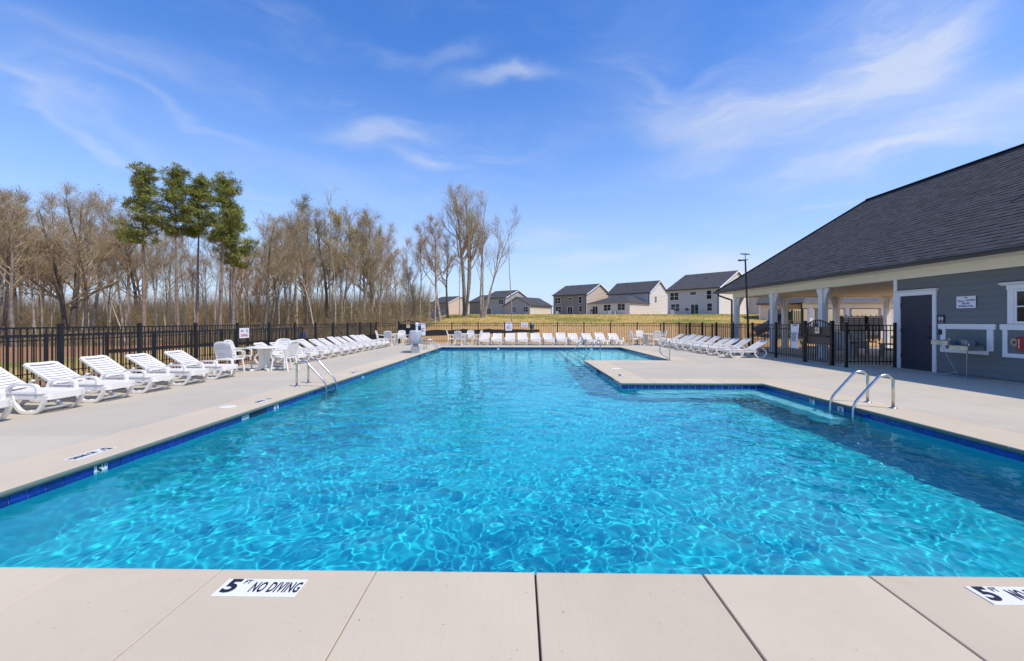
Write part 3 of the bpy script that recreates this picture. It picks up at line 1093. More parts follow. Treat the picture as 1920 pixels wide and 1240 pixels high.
def rules(loc, rz, w, h, label, title, body, tm, bm, curl=False, fs=.07):
    o = thing('rules_sign', label, 'sign', loc, rz)
    if curl:
        mb = MB()
        n = 10
        vs = []
        for i in range(n + 1):
            t = i / n
            for sx in (-1, 1):
                k = .07 * math.sin(t * 3.0) * t * (1 if sx > 0 else .25)
                vs.append((sx * w / 2 - (.035 * math.sin(t * 4.2) * t if sx > 0 else -.01 * t), h / 2 - h * t, k))
        fs_ = [(2 * i, 2 * i + 2, 2 * i + 3, 2 * i + 1) for i in range(n)]
        m2 = [(x, y, z - .003) for x, y, z in vs]
        nn = len(vs)
        fs_ += [tuple(reversed([j + nn for j in f])) for f in fs_]
        mb.add(vs + m2, fs_)
        mb.build('sign_plate', M['sign_white'], o, smooth=True)
    else:
        MB().bbox((-w / 2, -h / 2, 0), (w / 2, h / 2, .004), .002).build('sign_plate', M['sign_white'], o)
    put('lettering', text_mesh(title, fs * 1.25, tm, .85, .03), o, (0, h / 2 - fs * 1.0, .007))
    put('lettering', text_mesh(body, fs * .8, bm, .9, .01, line=1.0), o, (-.01, -fs * .6, .007 if not curl else .055))
    o.rotation_euler = (math.pi / 2, 0, rz)
    return o


rules((-.72, FENCE_F - .03, 1.16), 0, .43, .56, 'white warning sign with blue heading on the far fence', 'WARNING', 'NO\nLIFEGUARD\nON DUTY\nSWIM AT YOUR\nOWN RISK', M['blue_ink'], M['red_ink'])
rules((-6.55, FENCE_F - .04, .97), 0, .44, .84, 'white pool rules sign on the fence behind the pool lift', 'POOL RULES', 'NO RUNNING\nNO GLASS\nNO PETS\nSHOWER FIRST\nNO DIVING', M['blue_ink'], M['blue_ink'])
rules((FENCE_R - .03, 16.95, .93), -math.pi / 2, .50, .92, 'long white paper rules banner hanging left of the bronze gate', 'POOL RULES',
      'NO LIFEGUARD ON DUTY\nSHOWER BEFORE ENTERING\nNO RUNNING OR HORSEPLAY\nNO DIVING\nNO GLASS CONTAINERS\nNO PETS ALLOWED\nCHILDREN MUST BE\nWITH AN ADULT\nNO SMOKING\nSWIM AT YOUR OWN RISK', M['ink'], M['ink'], True, .045)


# ------------------------------------------------------------------ loungers
def make_lounger(tilt=31):
    o = thing('sun_lounger', 'white slatted resin lounger', 'sun lounger', group='white resin sun loungers round the pool')
    w = .285
    fr = MB()
    for s in (-1, 1):
        fr.box((.0, s * w - .017, .235), (1.10, s * w + .017, .332))
        fr.box((.0, s * w - .028, .325), (1.10, s * w + .028, .342))
    fr.tube(arc([(.03, -w, .28), (-.02, -w * .8, .28), (-.02, w * .8, .28), (.03, w, .28)], 4), 0, rect=(.10, .035), up=(0, 0, 1))
    fr.box((.55, -w + .02, .24), (.60, w - .02, .30)).box((1.0, -w + .02, .24), (1.05, w - .02, .30))
    seat = fr.build('seat_frame', M['resin'], o)
    sl = MB()
    for k in range(6):                            # a slat dished across its width
        pass
    def slat(hw, d, th, dish):
        mb = MB()
        n = 6
        vs = []
        for i in range(n + 1):
            y = -hw + 2 * hw * i / n
            z = -dish * (1 - (y / hw) ** 2)
            for (x, dz_) in ((-d / 2, 0), (d / 2, 0), (d / 2, -th), (-d / 2, -th)):
                vs.append((x, y, z + dz_))
        fs = [(3, 2, 1, 0), (4 * n, 4 * n + 1, 4 * n + 2, 4 * n + 3)]
        for i in range(n):
            for j in range(4):
                a, b = 4 * i + j, 4 * i + (j + 1) % 4
                fs.append((a, b, b + 4, a + 4))
        return mb.add(vs, fs).mesh('slat', M['resin'])
    sm = slat(w - .012, .088, .016, .022)
    for k in range(9):
        put('seat_slat', sm, seat, (.075 + .109 * k, 0, .338))
    ang = R(tilt)
    ca, sa = math.cos(ang), math.sin(ang)
    L = .70
    bk = MB()
    P0 = (.99, .345)
    def bp(t, off=0):
        return (P0[0] + ca * t - sa * off, P0[1] + sa * t + ca * off)
    for s in (-1, 1):
        a, b = bp(-.02), bp(L - .03)
        bk.bar((a[0], s * (w - .012), a[1]), (b[0], s * (w - .012), b[1]), .045, .04, up=(-sa, 0, ca))
    a = bp(L - .03)
    bk.tube(arc([(bp(L - .09)[0], -w + .012, bp(L - .09)[1]), (a[0], -w + .05, a[1]), (a[0] + .004, 0, a[1] - .012), (a[0], w - .05, a[1]), (bp(L - .09)[0], w - .012, bp(L - .09)[1])], 4), 0, rect=(.035, .075), up=(-sa, 0, ca))
    back = bk.build('backrest', M['resin'], o)
    bs = slat(w - .03, .058, .014, .018)
    for k in range(8):
        c = bp(.04 + .0765 * k, .012)
        put('back_slat', bs, back, (c[0], 0, c[1]), rot=(0, -ang, 0))
    for s in (-1, 1):
        y = s * (w + .01)
        u1 = arc([(.012, y, .30), (.05, y, .16), (.15, y, .028), (.42, y, .028), (.53, y, .15), (.57, y, .30)], 4)
        MB().tube(u1, 0, rect=(.055, .045)).build('sled_leg', M['resin'], o)
        u2 = arc([(1.00, y, .30), (1.04, y, .15), (1.15, y, .028), (1.38, y, .028), (1.53, y, .22), (1.36, y, .41)], 4)
        MB().tube(u2, 0, rect=(.05, .042)).build('sled_leg', M['resin'], o)
        ar = arc([(.14, y, .33), (.15, y, .45), (.24, y, .475), (.52, y, .475), (.62, y, .44), (.66, y, .33)], 4)
        MB().tube(ar, 0, rect=(.062, .035)).build('armrest', M['resin'], o)
    MB().bar((1.36, -w + .03, .41), (1.36, w - .03, .41), .03, .03).build('prop_bar', M['resin'], o)
    MB().box((.27, -w, .02), (.31, w, .06)).build('cross_brace', M['resin'], o)
    return o


proto = make_lounger()
proto_b = make_lounger(34.5)
remember(proto)
remember(proto_b)
NEAR_L = [5.80, 6.86, 7.86, 8.92, 10.0, 11.08]
FAR_L = [14.9, 15.9, 16.85, 17.75, 18.7, 19.6, 20.65, 21.6, 22.5, 23.35, 24.2, 25.05]
ORD = ['first', 'second', 'third', 'fourth', 'fifth', 'sixth', 'seventh', 'eighth', 'ninth', 'tenth', 'eleventh', 'twelfth']
count = 0


def lounger(loc, rz, label):
    global count
    src = proto if count % 3 else proto_b
    if count in (0, 1):
        o = src
        o.location, o['label'] = loc, label
        o.rotation_euler = (0, 0, rz)
    else:
        o = dup(src, loc, rz, label)
    count += 1
    return o


names = ['white lounger at the left picture edge, only its foot in view', 'white lounger second from the left picture edge beside the left fence',
         'white lounger third along the left fence from the picture edge', 'white lounger fourth along the left fence from the picture edge',
         'white lounger fifth along the left fence, one before the table group',
         'white lounger on the left right before the near table and chairs']
for y, nm in zip(NEAR_L, names):
    lounger((-7.64 + random.uniform(-.04, .04), y + .32, 0), math.pi + random.uniform(-.03, .03), nm)
for i, y in enumerate(FAR_L):
    lounger((-7.66 + random.uniform(-.05, .05), y + .32, 0), math.pi + random.uniform(-.04, .04),
            'white lounger, %s beyond the near table in the long left row' % ORD[i])
for i, px_ in enumerate([908, 932, 956, 980, 1004, 1029, 1052, 1078.6, 1107, 1130.7, 1157]):
    x = side(px_, 28.0)
    lounger((x, 27.3 + random.uniform(-.04, .04), 0), math.pi / 2 + random.uniform(-.04, .04) + (.10 if i > 6 else 0),
            'white lounger against the far fence, %s from the left of its row' % ORD[i])
for i, y in enumerate([18.15, 19.4, 20.4, 21.25, 22.25, 23.35, 24.25, 25.15, 26.05, 27.1]):
    lounger((8.52 + random.uniform(-.05, .05), y, 0), random.uniform(-.04, .04),
            'white lounger along the right fence, %s from the gate end of its row' % ORD[i])


# ------------------------------------------------------------------ tables and chairs
def make_chair():
    o = thing('patio_chair', 'white chair', 'chair', group='white resin armchairs at the tables')
    # faces +y, origin on the floor
    MB().bbox((-.23, -.22, .39), (.23, .24, .425), .012).build('seat', M['resin'], o)
    for sx in (-1, 1):
        MB().tube([(sx * .235, .21, .39), (sx * .265, .25, 0)], [.026, .022], 8).build('leg', M['resin'], o)
        MB().tube([(sx * .22, -.2, .42), (sx * .255, -.30, 0)], [.026, .022], 8).build('leg', M['resin'], o)
        MB().tube(arc([(sx * .255, .235, .40), (sx * .285, .24, .62), (sx * .285, .05, .645), (sx * .25, -.25, .655)], 4), 0, rect=(.05, .028), up=(1, 0, 0)).build('armrest', M['resin'], o)
    bk = MB()
    for sx in (-1, 1):
        bk.tube([(sx * .225, -.215, .41), (sx * .24, -.26, .66), (sx * .215, -.325, .86)], 0, rect=(.04, .035), up=(1, 0, 0))
    bk.tube(arc([(-.225, -.318, .83), (-.15, -.335, .895), (0, -.345, .905), (.15, -.335, .895), (.225, -.318, .83)], 4), 0, rect=(.03, .06), up=(0, 1, 0))
    b = bk.build('backrest', M['resin'], o)
    sl = MB().box((-.22, -.008, -.03), (.22, .008, .03)).mesh('back_slat', M['resin'])
    for k in range(6):
        t = k / 5
        put('back_slat', sl, b, (0, -.226 - .095 * t, .49 + .068 * k), rot=(R(14), 0, 0))
    return o


def make_table():
    o = thing('patio_table', 'white table', 'table', group='white resin patio tables')
    MB().lathe([(.47, .685), (.50, .69), (.50, .715), (.485, .725)], 32).build('table_top', M['resin'], o)
    for k in range(2):
        a = k * math.pi / 2 + math.pi / 4
        c, s = math.cos(a), math.sin(a)
        MB().prism([(-.30, .06), (-.17, .10), (-.15, .35), (-.22, .685), (.22, .685), (.15, .35), (.17, .10), (.30, .06)],
                   lambda u, v, w: (u * c - (w - .014) * s, u * s + (w - .014) * c, v), .028).build('pedestal_panel', M['resin'], o)
    for k in range(4):
        a = k * math.pi / 2 + math.pi / 4
        MB().bar((.1 * math.cos(a), .1 * math.sin(a), .06), (.40 * math.cos(a), .40 * math.sin(a), .025), .07, .05).build('foot', M['resin'], o)
    return o


tab, chair = make_table(), make_chair()
remember(tab)
remember(chair)
used = [False, False]


def place(kind, x, y, rz, label):
    src = tab if kind == 0 else chair
    if not used[kind]:
        used[kind] = True
        src.location = (x, y, 0)
        src.rotation_euler = (0, 0, rz)
        src['label'] = label
        return src
    return dup(src, (x, y, 0), rz, label)


def face(x, y, cx, cy, off=0):
    return math.atan2(cy - y, cx - x) - math.pi / 2 + off


sets = [((-7.85, 13.25), 'near left table', [((-8.42, 12.5), (.02, 1), 'chair in front with its slatted back to the camera'), ((-8.72, 13.38), (1, .12), 'left chair by the fence'),
                                                ((-7.85, 14.08), (.1, -1), 'chair facing the camera behind it'), ((-7.2, 13.2), (-1, .12), 'right chair turned sideways')]),
        ((-7.85, 27.35), 'table at the far left gate', [((-8.72, 27.3), .1, 'left chair beside the loungers'), ((-7.98, 26.55), .1, 'chair with its back to the camera'),
                                                        ((-7.75, 28.2), .1, 'chair behind the table facing the camera'), ((-7.05, 27.2), 0, 'right chair next to the pool lift')]),
        ((-3.45, 27.75), 'far fence table left of centre', [((-4.3, 27.65), 0, 'left chair'), ((-3.72, 27.0), .1, 'chair with its back to the pool'),
                                                                         ((-3.3, 28.5), 0, 'chair behind the table'), ((-2.72, 27.6), 0, 'right chair')]),
        ((8.05, 27.75), 'far fence table right of centre', [((7.3, 27.6), 0, 'left chair'), ((8.35, 27.0), -.1, 'chair with its back to the pool'),
                                                                         ((7.95, 28.5), 0, 'chair behind the table'), ((8.95, 27.75), 0, 'right chair')])]
tlabels = ['round white patio table between the left loungers', 'round white patio table near the black far left gate',
           'round white patio table by the far fence, left of the loungers', 'round white patio table by the far fence, right of the loungers']
for ((c, nm, chs), tl) in zip(sets, tlabels):
    place(0, c[0], c[1], random.uniform(0, .5), tl)
    for (p, off, lab) in chs:
        rz = math.atan2(off[1], off[0]) - math.pi / 2 if isinstance(off, tuple) else face(p[0], p[1], *c, off)
        place(1, p[0], p[1], rz, 'white %s at the %s' % (lab, nm))


# ------------------------------------------------------------------ pool lift
def pool_lift():
    o = thing('pool_lift', 'grey covered pool lift on the far left edge of the pool', 'pool lift', (-5.02, 20.7, 0), R(0))
    MB().bbox((-.12, -.22, .0), (.2, .22, .30), .03).bbox((-.07, -.16, .3), (.16, .16, .42), .03).build('base', M['lift_paint'], o)
    MB().bbox((-.62, -.07, .03), (-.12, .07, .10), .015).box((-.6, -.09, 0), (-.52, .09, .03)).build('foot_bar', M['lift_paint'], o)
    MB().bbox((-.08, -.03, .42), (.07, .10, 1.02), .02).build('mast', M['lift_paint'], o)
    mb = MB()                                    # draped cover
    rings = []
    for (z, sx, sy, cx) in ((.44, .28, .24, .04), (.50, .35, .28, .04), (.75, .34, .28, .04), (1.0, .31, .26, .05), (1.06, .29, .24, .05), (1.075, .2, .16, .05)):
        ring = []
        for k in range(20):
            a = 2 * math.pi * k / 20
            rr = (abs(math.cos(a)) ** 6 + abs(math.sin(a)) ** 6) ** (-1 / 6) * (1 + .035 * math.sin(5 * a + z * 9))
            ring.append((cx + sx * .82 * rr * math.cos(a), sy * rr * math.sin(a), z))
        rings.append(ring)
    vs = [v for r_ in rings for v in r_]
    fs = [tuple(range(100, 120)), tuple(reversed(range(20)))]
    for i in range(5):
        for k in range(20):
            fs.append((i * 20 + k, i * 20 + (k + 1) % 20, (i + 1) * 20 + (k + 1) % 20, (i + 1) * 20 + k))
    mb.add(vs, fs).build('seat_cover', M['grey_cover'], o, smooth=True)
    MB().bbox((.07, -.06, 1.04), (.17, .06, 1.36), .015).bbox((.05, -.08, 1.33), (.19, .08, 1.45), .03).build('control_box', M['white_trim'], o)
    MB().tube([(.15, .09, 1.38), (.26, .12, 1.34), (.28, .1, 1.1)], .02, 8).bbox((.18, -.05, 1.08), (.29, .09, 1.3), .02).build('battery_box', M['ink'], o)
    pts = [(-.28 + .0 * k, -.2 * math.cos(k * math.pi / 8), .38 + .03 * math.sin(k * math.pi / 8)) for k in range(9)]
    MB().tube(arc([(-.1, -.2, .44), (-.38, -.2, .40), (-.38, .2, .40), (-.1, .2, .44)], 5), .02, 8).bbox((-.36, -.14, .36), (-.16, .14, .39), .01).build('footrest', M['steel'], o)
    MB().tube([(.2, -.24, .5), (.42, -.24, .86)], .018, 8).tube([(.25, -.22, .46), (.75, -.1, .42)], .022, 8).build('arm', M['steel'], o)


pool_lift()


# ------------------------------------------------------------------ clubhouse
WX, EX, EZ = 12.3, 11.53, 3.2                    # wall plane, eave line, eave height
RX, RZ, RY = 16.52, 7.27, 20.68                  # ridge
EY = 25.67                                       # far eave
EY0 = -2.6                                       # near eave (behind the frame edge)
BX2 = 2 * RX - EX
CY = 14.28                                       # corner where the room ends and the pavilion begins


def clubhouse():
    o = thing('clubhouse', 'slate blue pool clubhouse with charcoal shingle roof and open pavilion end', 'clubhouse', (WX, CY + .21, 0))
    L = Vector((WX, CY, 0))

    def P(x, y, z):
        return (x - L.x, y - L.y, z)

    def bx(a, b, name, m, parent=o, **kw):
        return MB().box(P(*a), P(*b)).build(name, m, parent, **kw)
    # core wall, boards lie on it
    wall = bx((WX + .02, EY0 + .6, 0), (BX2 - .77, CY - .02, 3.1), 'wall', M['siding'])
    DY0, DY1, DZ = 12.93, 14.02, 2.30

    def boards(y0, y1, z0, z1, exposure=.178):
        z = z0
        while z < z1 - .01:
            h = min(exposure, z1 - z)
            mb = MB()
            yy0, yy1 = y0, y1
            vs = []
            for y in (yy0, yy1):
                vs += [P(WX + .019, y, z), P(WX - .006, y, z), P(WX + .008, y, z + h), P(WX + .019, y, z + h)]
            mb.add(vs, [(0, 1, 2, 3), (7, 6, 5, 4), (0, 4, 5, 1), (1, 5, 6, 2), (2, 6, 7, 3), (3, 7, 4, 0)])
            mb.build('siding_board', M['siding'], wall)
            z += exposure
    zs = .03
    boards(DY1 + .12, CY - .13, zs, 2.85)
    n = int((DZ + .12 - zs) / .178) + 1
    ztop = zs + n * .178
    boards(EY0 + .8, DY0 - .12, zs, ztop)
    boards(EY0 + .8, DY1 + .118, ztop, 2.85)
    bx((WX - .02, CY - .13, 0), (WX + .10, CY, 2.85), 'corner_board', M['white_trim'])
    # door
    d = bx((WX + .0, DY0 + .0, .015), (WX + .015, DY1, DZ), 'door', M['door'])
    for z in (.35, 1.15, 1.95):
        MB().box(P(WX - .012, DY1 - .012, z), P(WX + .0, DY1 + .004, z + .12)).build('hinge', M['ink'], d)
    hb = MB().tube([P(WX - .002, DY0 + .09, 1.02), P(WX - .05, DY0 + .09, 1.02), P(WX - .055, DY0 + .24, 1.02)], .013, 8)
    hb.box(P(WX - .012, DY0 + .05, .96), P(WX + .0, DY0 + .13, 1.08)).build('handle', M['ink'], d)
    MB().lathe([(.035, 0), (.035, .02)], 14).build('deadbolt', M['ink'], d, loc=P(WX - .001, DY0 + .09, 1.32), rot=(0, -math.pi / 2, 0))
    t = MB()
    t.box(P(WX - .035, DY0 - .115, 0), P(WX + .01, DY0 - .005, DZ + .004))
    t.box(P(WX - .035, DY1 + .005, 0), P(WX + .01, DY1 + .115, DZ + .004))
    t.box(P(WX - .04, DY0 - .125, DZ + .005), P(WX + .01, DY1 + .125, DZ + .12))
    t.prism([(0, 0), (-.05, 0), (-.095, .045), (-.095, .06), (0, .06)], lambda u, v, w: P(WX + .005 + u, DY0 - .17 + w, DZ + .122 + v), DY1 - DY0 + .34)
    t.build('door_trim', M['white_trim'], o)
    # framed recess by the door, framed window and panel farther right
    def frame(y0, y1, z0, z1, th, name='panel_trim'):
        f = MB()
        f.box(P(WX - .03, y0, z0 + .10), P(WX + .01, y0 + th, z1 - .145))
        f.box(P(WX - .03, y1 - th, z0 + .10), P(WX + .01, y1, z1 - .145))
        f.box(P(WX - .036, y0 - .06, z1 - .144), P(WX + .01, y1 + .06, z1))
        f.box(P(WX - .034, y0 + .12, z0), P(WX + .01, y1 - .0, z0 + .099))
        po = bx((WX - .012, y0 + th, z0 + .10), (WX - .008, y1 - th, z1 - .145), 'panel', M['siding'])
        f.build(name, M['white_trim'], o)
        return po
    frame(11.27, 12.68, .62, 1.43, .15)
    frame(8.7, 11.05, .60, 1.43, .11)
    w = MB()
    wy0, wy1, wz0, wz1 = 9.25, 10.93, 1.44, 2.30
    w.box(P(WX - .04, wy0 - .0, wz0), P(WX + .01, wy0 + .13, wz1)).box(P(WX - .04, wy1 - .13, wz0), P(WX + .01, wy1, wz1))
    w.box(P(WX - .044, wy0 - .02, wz1 + .002), P(WX + .01, wy1 + .02, wz1 + .10))
    w.prism([(0, 0), (-.05, 0), (-.12, .05), (-.12, .07), (0, .07)], lambda u, v, ww: P(WX + .005 + u, wy0 - .14 + ww, wz1 + .104 + v), wy1 - wy0 + .28)
    win = w.build('window', M['white_trim'], o)
    s = MB()
    a0, a1 = wy0 + .13, wy1 - .13
    s.box(P(WX - .02, a0, wz0), P(WX + .0, a0 + .06, wz1 - .002)).box(P(WX - .02, a1 - .06, wz0), P(WX + .0, a1, wz1 - .002))
    s.box(P(WX - .02, a0 + .06, wz0), P(WX + .0, a1 - .06, wz0 + .06)).box(P(WX - .02, a0 + .06, wz1 - .06), P(WX + .0, a1 - .06, wz1 - .002))
    s.box(P(WX - .018, a0 + .06, (wz0 + wz1) / 2 - .015), P(WX + .0, a1 - .06, (wz0 + wz1) / 2 + .015))
    s.build('sash', M['white_trim'], win)
    MB().box(P(WX - .008, a0 + .06, wz0 + .06), P(WX - .004, a1 - .06, wz1 - .06)).build('pane', M['glass'], win)
    # small black reader box beside the door
    bx((WX - .05, 12.62, 1.12), (WX - .031, 12.72, 1.26), 'card_reader', M['ink'])
    # frieze beams, soffit, ceiling
    fr = MB()
    fr.box(P(WX - .06, EY0 + .7, 2.852), P(WX + .24, EY - .72, 3.13))
    fr.box(P(WX + .242, EY - 1.0, 2.855), P(BX2 - .7, EY - .72, 3.13))
    fr.box(P(BX2 - .96, CY - .2, 2.85), P(BX2 - .7, EY - 1.002, 3.128))
    fr.build('frieze_beam', M['cream_trim'], o)
    sf = MB()
    sf.box(P(EX + .03, EY0, 3.132), P(WX - .062, EY - .02, 3.152))
    sf.box(P(WX - .061, EY - .718, 3.132), P(BX2 - .03, EY - .02, 3.152))
    sf.build('soffit', M['cream_trim'], o)
    bx((WX + .25, CY, 2.93), (BX2 - .98, EY - 1.01, 2.96), 'ceiling', M['ceiling'])
    # end wall of the room towards the pavilion
    bx((WX + .10, CY - .018, 0), (BX2 - .8, CY - .0, 2.92), 'end_wall', M['siding'])
    # columns
    for (x, y) in [(WX + .09, 24.81), (WX + .09, 21.2), (WX + .09, 17.75), (15.1, 24.81), (18.0, 24.81), (20.85, 24.81), (20.85, 21.2), (20.85, 17.75)]:
        c = MB()
        c.box(P(x - .12, y - .12, .14), P(x + .12, y + .12, 2.849)).box(P(x - .135, y - .135, 0), P(x + .135, y + .135, .14))
        col = c.build('column', M['white_trim'], o)
        dirs = []
        if x < 13:
            dirs = [(0, 1), (0, -1), (1, 0)]
        elif x < 20:
            dirs = [(1, 0), (-1, 0), (0, -1)]
        else:
            dirs = [(0, 1), (0, -1), (-1, 0)]
        if y > 24.5:
            dirs = [d_ for d_ in dirs if d_ != (0, 1)]
        for (dx, dy) in dirs:
            poly = [(.12, 2.0), (.12, 2.848), (.39, 2.848)]
            for k in range(9):
                t_ = 1 - k / 8
                poly.append((.122 + .268 * t_ ** 1.9, 2.0 + .80 * t_))
            px_, py_ = -dy, dx
            MB().prism(poly, lambda u, v, w: P(x + dx * u + px_ * (w - .045), y + dy * u + py_ * (w - .045), v), .07).build('brace', M['white_trim'], col)
    # gutter and downspout
    g = MB()
    g.prism([(0, .0), (-.10, .0), (-.125, .05), (-.125, .115), (-.112, .115), (-.112, .06), (-.092, .02), (0, .02)],
            lambda u, v, w: P(EX + .03 + u, EY0 + w, 3.125 + v), EY - EY0)
    g.build('gutter', M['gutter'], o)
    MB().box(P(EX, EY - .03, 3.12), P(BX2, EY - .005, 3.24)).build('end_fascia', M['gutter'], o)
    ds = MB().tube([P(EX + .0, 25.2, 3.12), P(EX + .0, 25.2, 3.0), P(WX - .10, 24.98, 2.72), P(WX - .10, 24.98, .1)], 0, rect=(.10, .085), up=(0, 1, 0))
    ds.build('downspout', M['gutter'], o)
    # roof
    rf = MB()
    A, B_, C_, D_ = (EX, EY0, EZ), (EX, EY, EZ), (BX2, EY, EZ), (BX2, EY0, EZ)
    R1, R2 = (RX, EY0 + (RX - EX), RZ), (RX, RY, RZ)
    rf.add([P(*p) for p in (A, B_, C_, D_, R1, R2)], [(0, 4, 5, 1), (1, 5, 2), (2, 5, 4, 3), (3, 4, 0), (0, 1, 2, 3)])
    roof = rf.build('roof', M['roof_base'], o)
    # shingles on the slope that shows; courses laid from the eave up
    sl = Vector((RX - EX, 0, RZ - EZ))
    sl_len = sl.length
    su = sl.normalized()
    nrm = Vector((-su.z, 0, su.x))
    expo = .172
    tabs = []
    rr = random.Random(5)
    for c in range(int(sl_len / expo)):
        s0 = c * expo
        yy = EY - s0 * su.x
        yb = max(7.5, EY0 + s0 * su.x)
        y = yy - .002
        y -= rr.uniform(0, .2)
        first = True
        ytop = yy
        while ytop > yb:
            w_ = rr.choice((.14, .18, .22, .3, .34, .26))
            ybot = max(yb, ytop - w_)
            if ytop - ybot > .03:
                tabs.append((s0, ytop, ybot, rr.choice((.008, .011, .014, .016)), rr.uniform(.78, 1.17)))
            ytop = ybot - .004
    E0 = Vector((EX, 0, EZ))
    camv = Vector((0, 0, EYE))

    def key(tb):
        p = E0 + su * tb[0]
        y = (tb[1] + tb[2]) / 2
        q = Vector((p.x, y, p.z)) - camv
        xs_ = (q.x / q.y) * FPX + 974
        if xs_ > 1930:
            return 1e9
        return q.length / math.sqrt(tb[1] - tb[2])
    tabs.sort(key=key)

    def shingle_geo(s0, y1, y0, th):
        lo, hi = E0 + su * (s0 - .012), E0 + su * (s0 + expo + .01)
        base, top = .003, .003 + th
        vs = []
        for (pt, hgt) in ((lo, top), (hi, base + .001)):
            for y in (y0, y1):
                v = pt + nrm * hgt
                vs.append(P(v.x, y, v.z))
        for y in (y0, y1):
            v = lo + nrm * .001
            vs.append(P(v.x, y, v.z))
        for y in (y0, y1):
            v = hi + nrm * .0005
            vs.append(P(v.x, y, v.z))
        return vs, [(0, 2, 3, 1), (0, 1, 5, 4), (0, 4, 6, 2), (1, 3, 7, 5)]

    def toned(me, tones):
        at = me.attributes.new('tone', 'FLOAT_COLOR', 'CORNER')
        data = []
        for p, tn in zip(me.polygons, tones):
            data += [(.083 * tn, .077 * tn, .076 * tn, 1)] * p.loop_total
        at.data.foreach_set('color', [c for q in data for c in q])
    for tb in tabs[:300]:
        mb = MB()
        vs, fs = shingle_geo(*tb[:4])
        me = mb.add(vs, fs).mesh('shingle', M['shingle'])
        toned(me, [tb[4]] * 4)
        put('shingle', me, roof)
    mb, tones = MB(), []
    for tb in tabs[300:]:
        vs, fs = shingle_geo(*tb[:4])
        mb.add(vs, fs)
        tones += [tb[4]] * 4
    me = mb.mesh('shingle', M['shingle'])
    toned(me, tones)
    put('shingle', me, roof, kind='stuff')
    # ridge and hip caps
    for (a, b, nm) in ((R2, (RX, 8.0, RZ), 'ridge_cap'), (B_, R2, 'hip_cap')):
        MB().tube([P(a[0], a[1], a[2] + .012), P(b[0], b[1], b[2] + .012)], 0, rect=(.24, .03), up=(1, 0, 0) if nm == 'ridge_cap' else (1, 1, 0)).build(nm, M['roof_base'], roof)
    vp = E0 + su * 3.1
    MB().lathe([(.11, -.15), (.06, .08), (.05, .5), (.0501, .5)], 14).build('vent_pipe', M['gutter'], roof, loc=P(vp.x, 11.55, vp.z))
    return o


clubhouse()


def sign_shower():
    o = thing('shower_sign', 'white sign about showering before entering the pool on the clubhouse wall', 'sign', (WX - .018, 12.17, 2.03), 0)
    o.rotation_euler = (math.pi / 2, 0, -math.pi / 2)
    MB().bbox((-.26, -.165, 0), (.26, .165, .006), .003).build('sign_plate', M['sign_white'], o)
    put('lettering', text_mesh('Please', .085, M['blue_ink'], .9, .008, shear=.35), o, (-.14, .035, .008))
    put('lettering', text_mesh('SHOWER', .068, M['blue_ink'], .85, .02), o, (.12, .05, .008))
    put('lettering', text_mesh('BEFORE', .068, M['blue_ink'], .85, .02), o, (0, -.035, .008))
    put('lettering', text_mesh('ENTERING POOL', .066, M['blue_ink'], .8, .02), o, (0, -.11, .008))
    mb = MB()
    mb.tube([(-.045 + .09 * k / 8, .115 + .022 * math.sin(math.pi * k / 8), .008) for k in range(9)], 0, rect=(.002, .02), up=(0, 0, 1))
    mb.build('pictogram', M['ink'], o)
    r_ = thing('restroom_sign', 'small black restroom sign right of the navy door', 'sign', (WX - .012, 12.88, 1.57), 0)
    r_.rotation_euler = (math.pi / 2, 0, -math.pi / 2)
    MB().bbox((-.11, -.125, 0), (.11, .125, .008), .004).build('sign_plate', M['ink'], r_)
    g = MB()
    for cx in (-.045, .04):
        g.lathe([(.014, 0), (.014, .002)], 12, (cx, .075, .009))
        g.prism([(cx - .022, .05), (cx + .022, .05), (cx + .03, -.01), (cx + .012, -.01), (cx + .01, -.06), (cx - .01, -.06), (cx - .012, -.01), (cx - .03, -.01)], lambda u, v, w: (u, v, .0085 + w), .002)
    g.prism([(-.003, .09), (.0, .09), (.0, -.06), (-.003, -.06)], lambda u, v, w: (u, v, .0085 + w), .002)
    g.build('pictogram', M['sign_white'], r_)
    put('lettering', text_mesh('RESTROOM', .03, M['sign_white'], .9, .01), r_, (0, -.095, .01))


sign_shower()


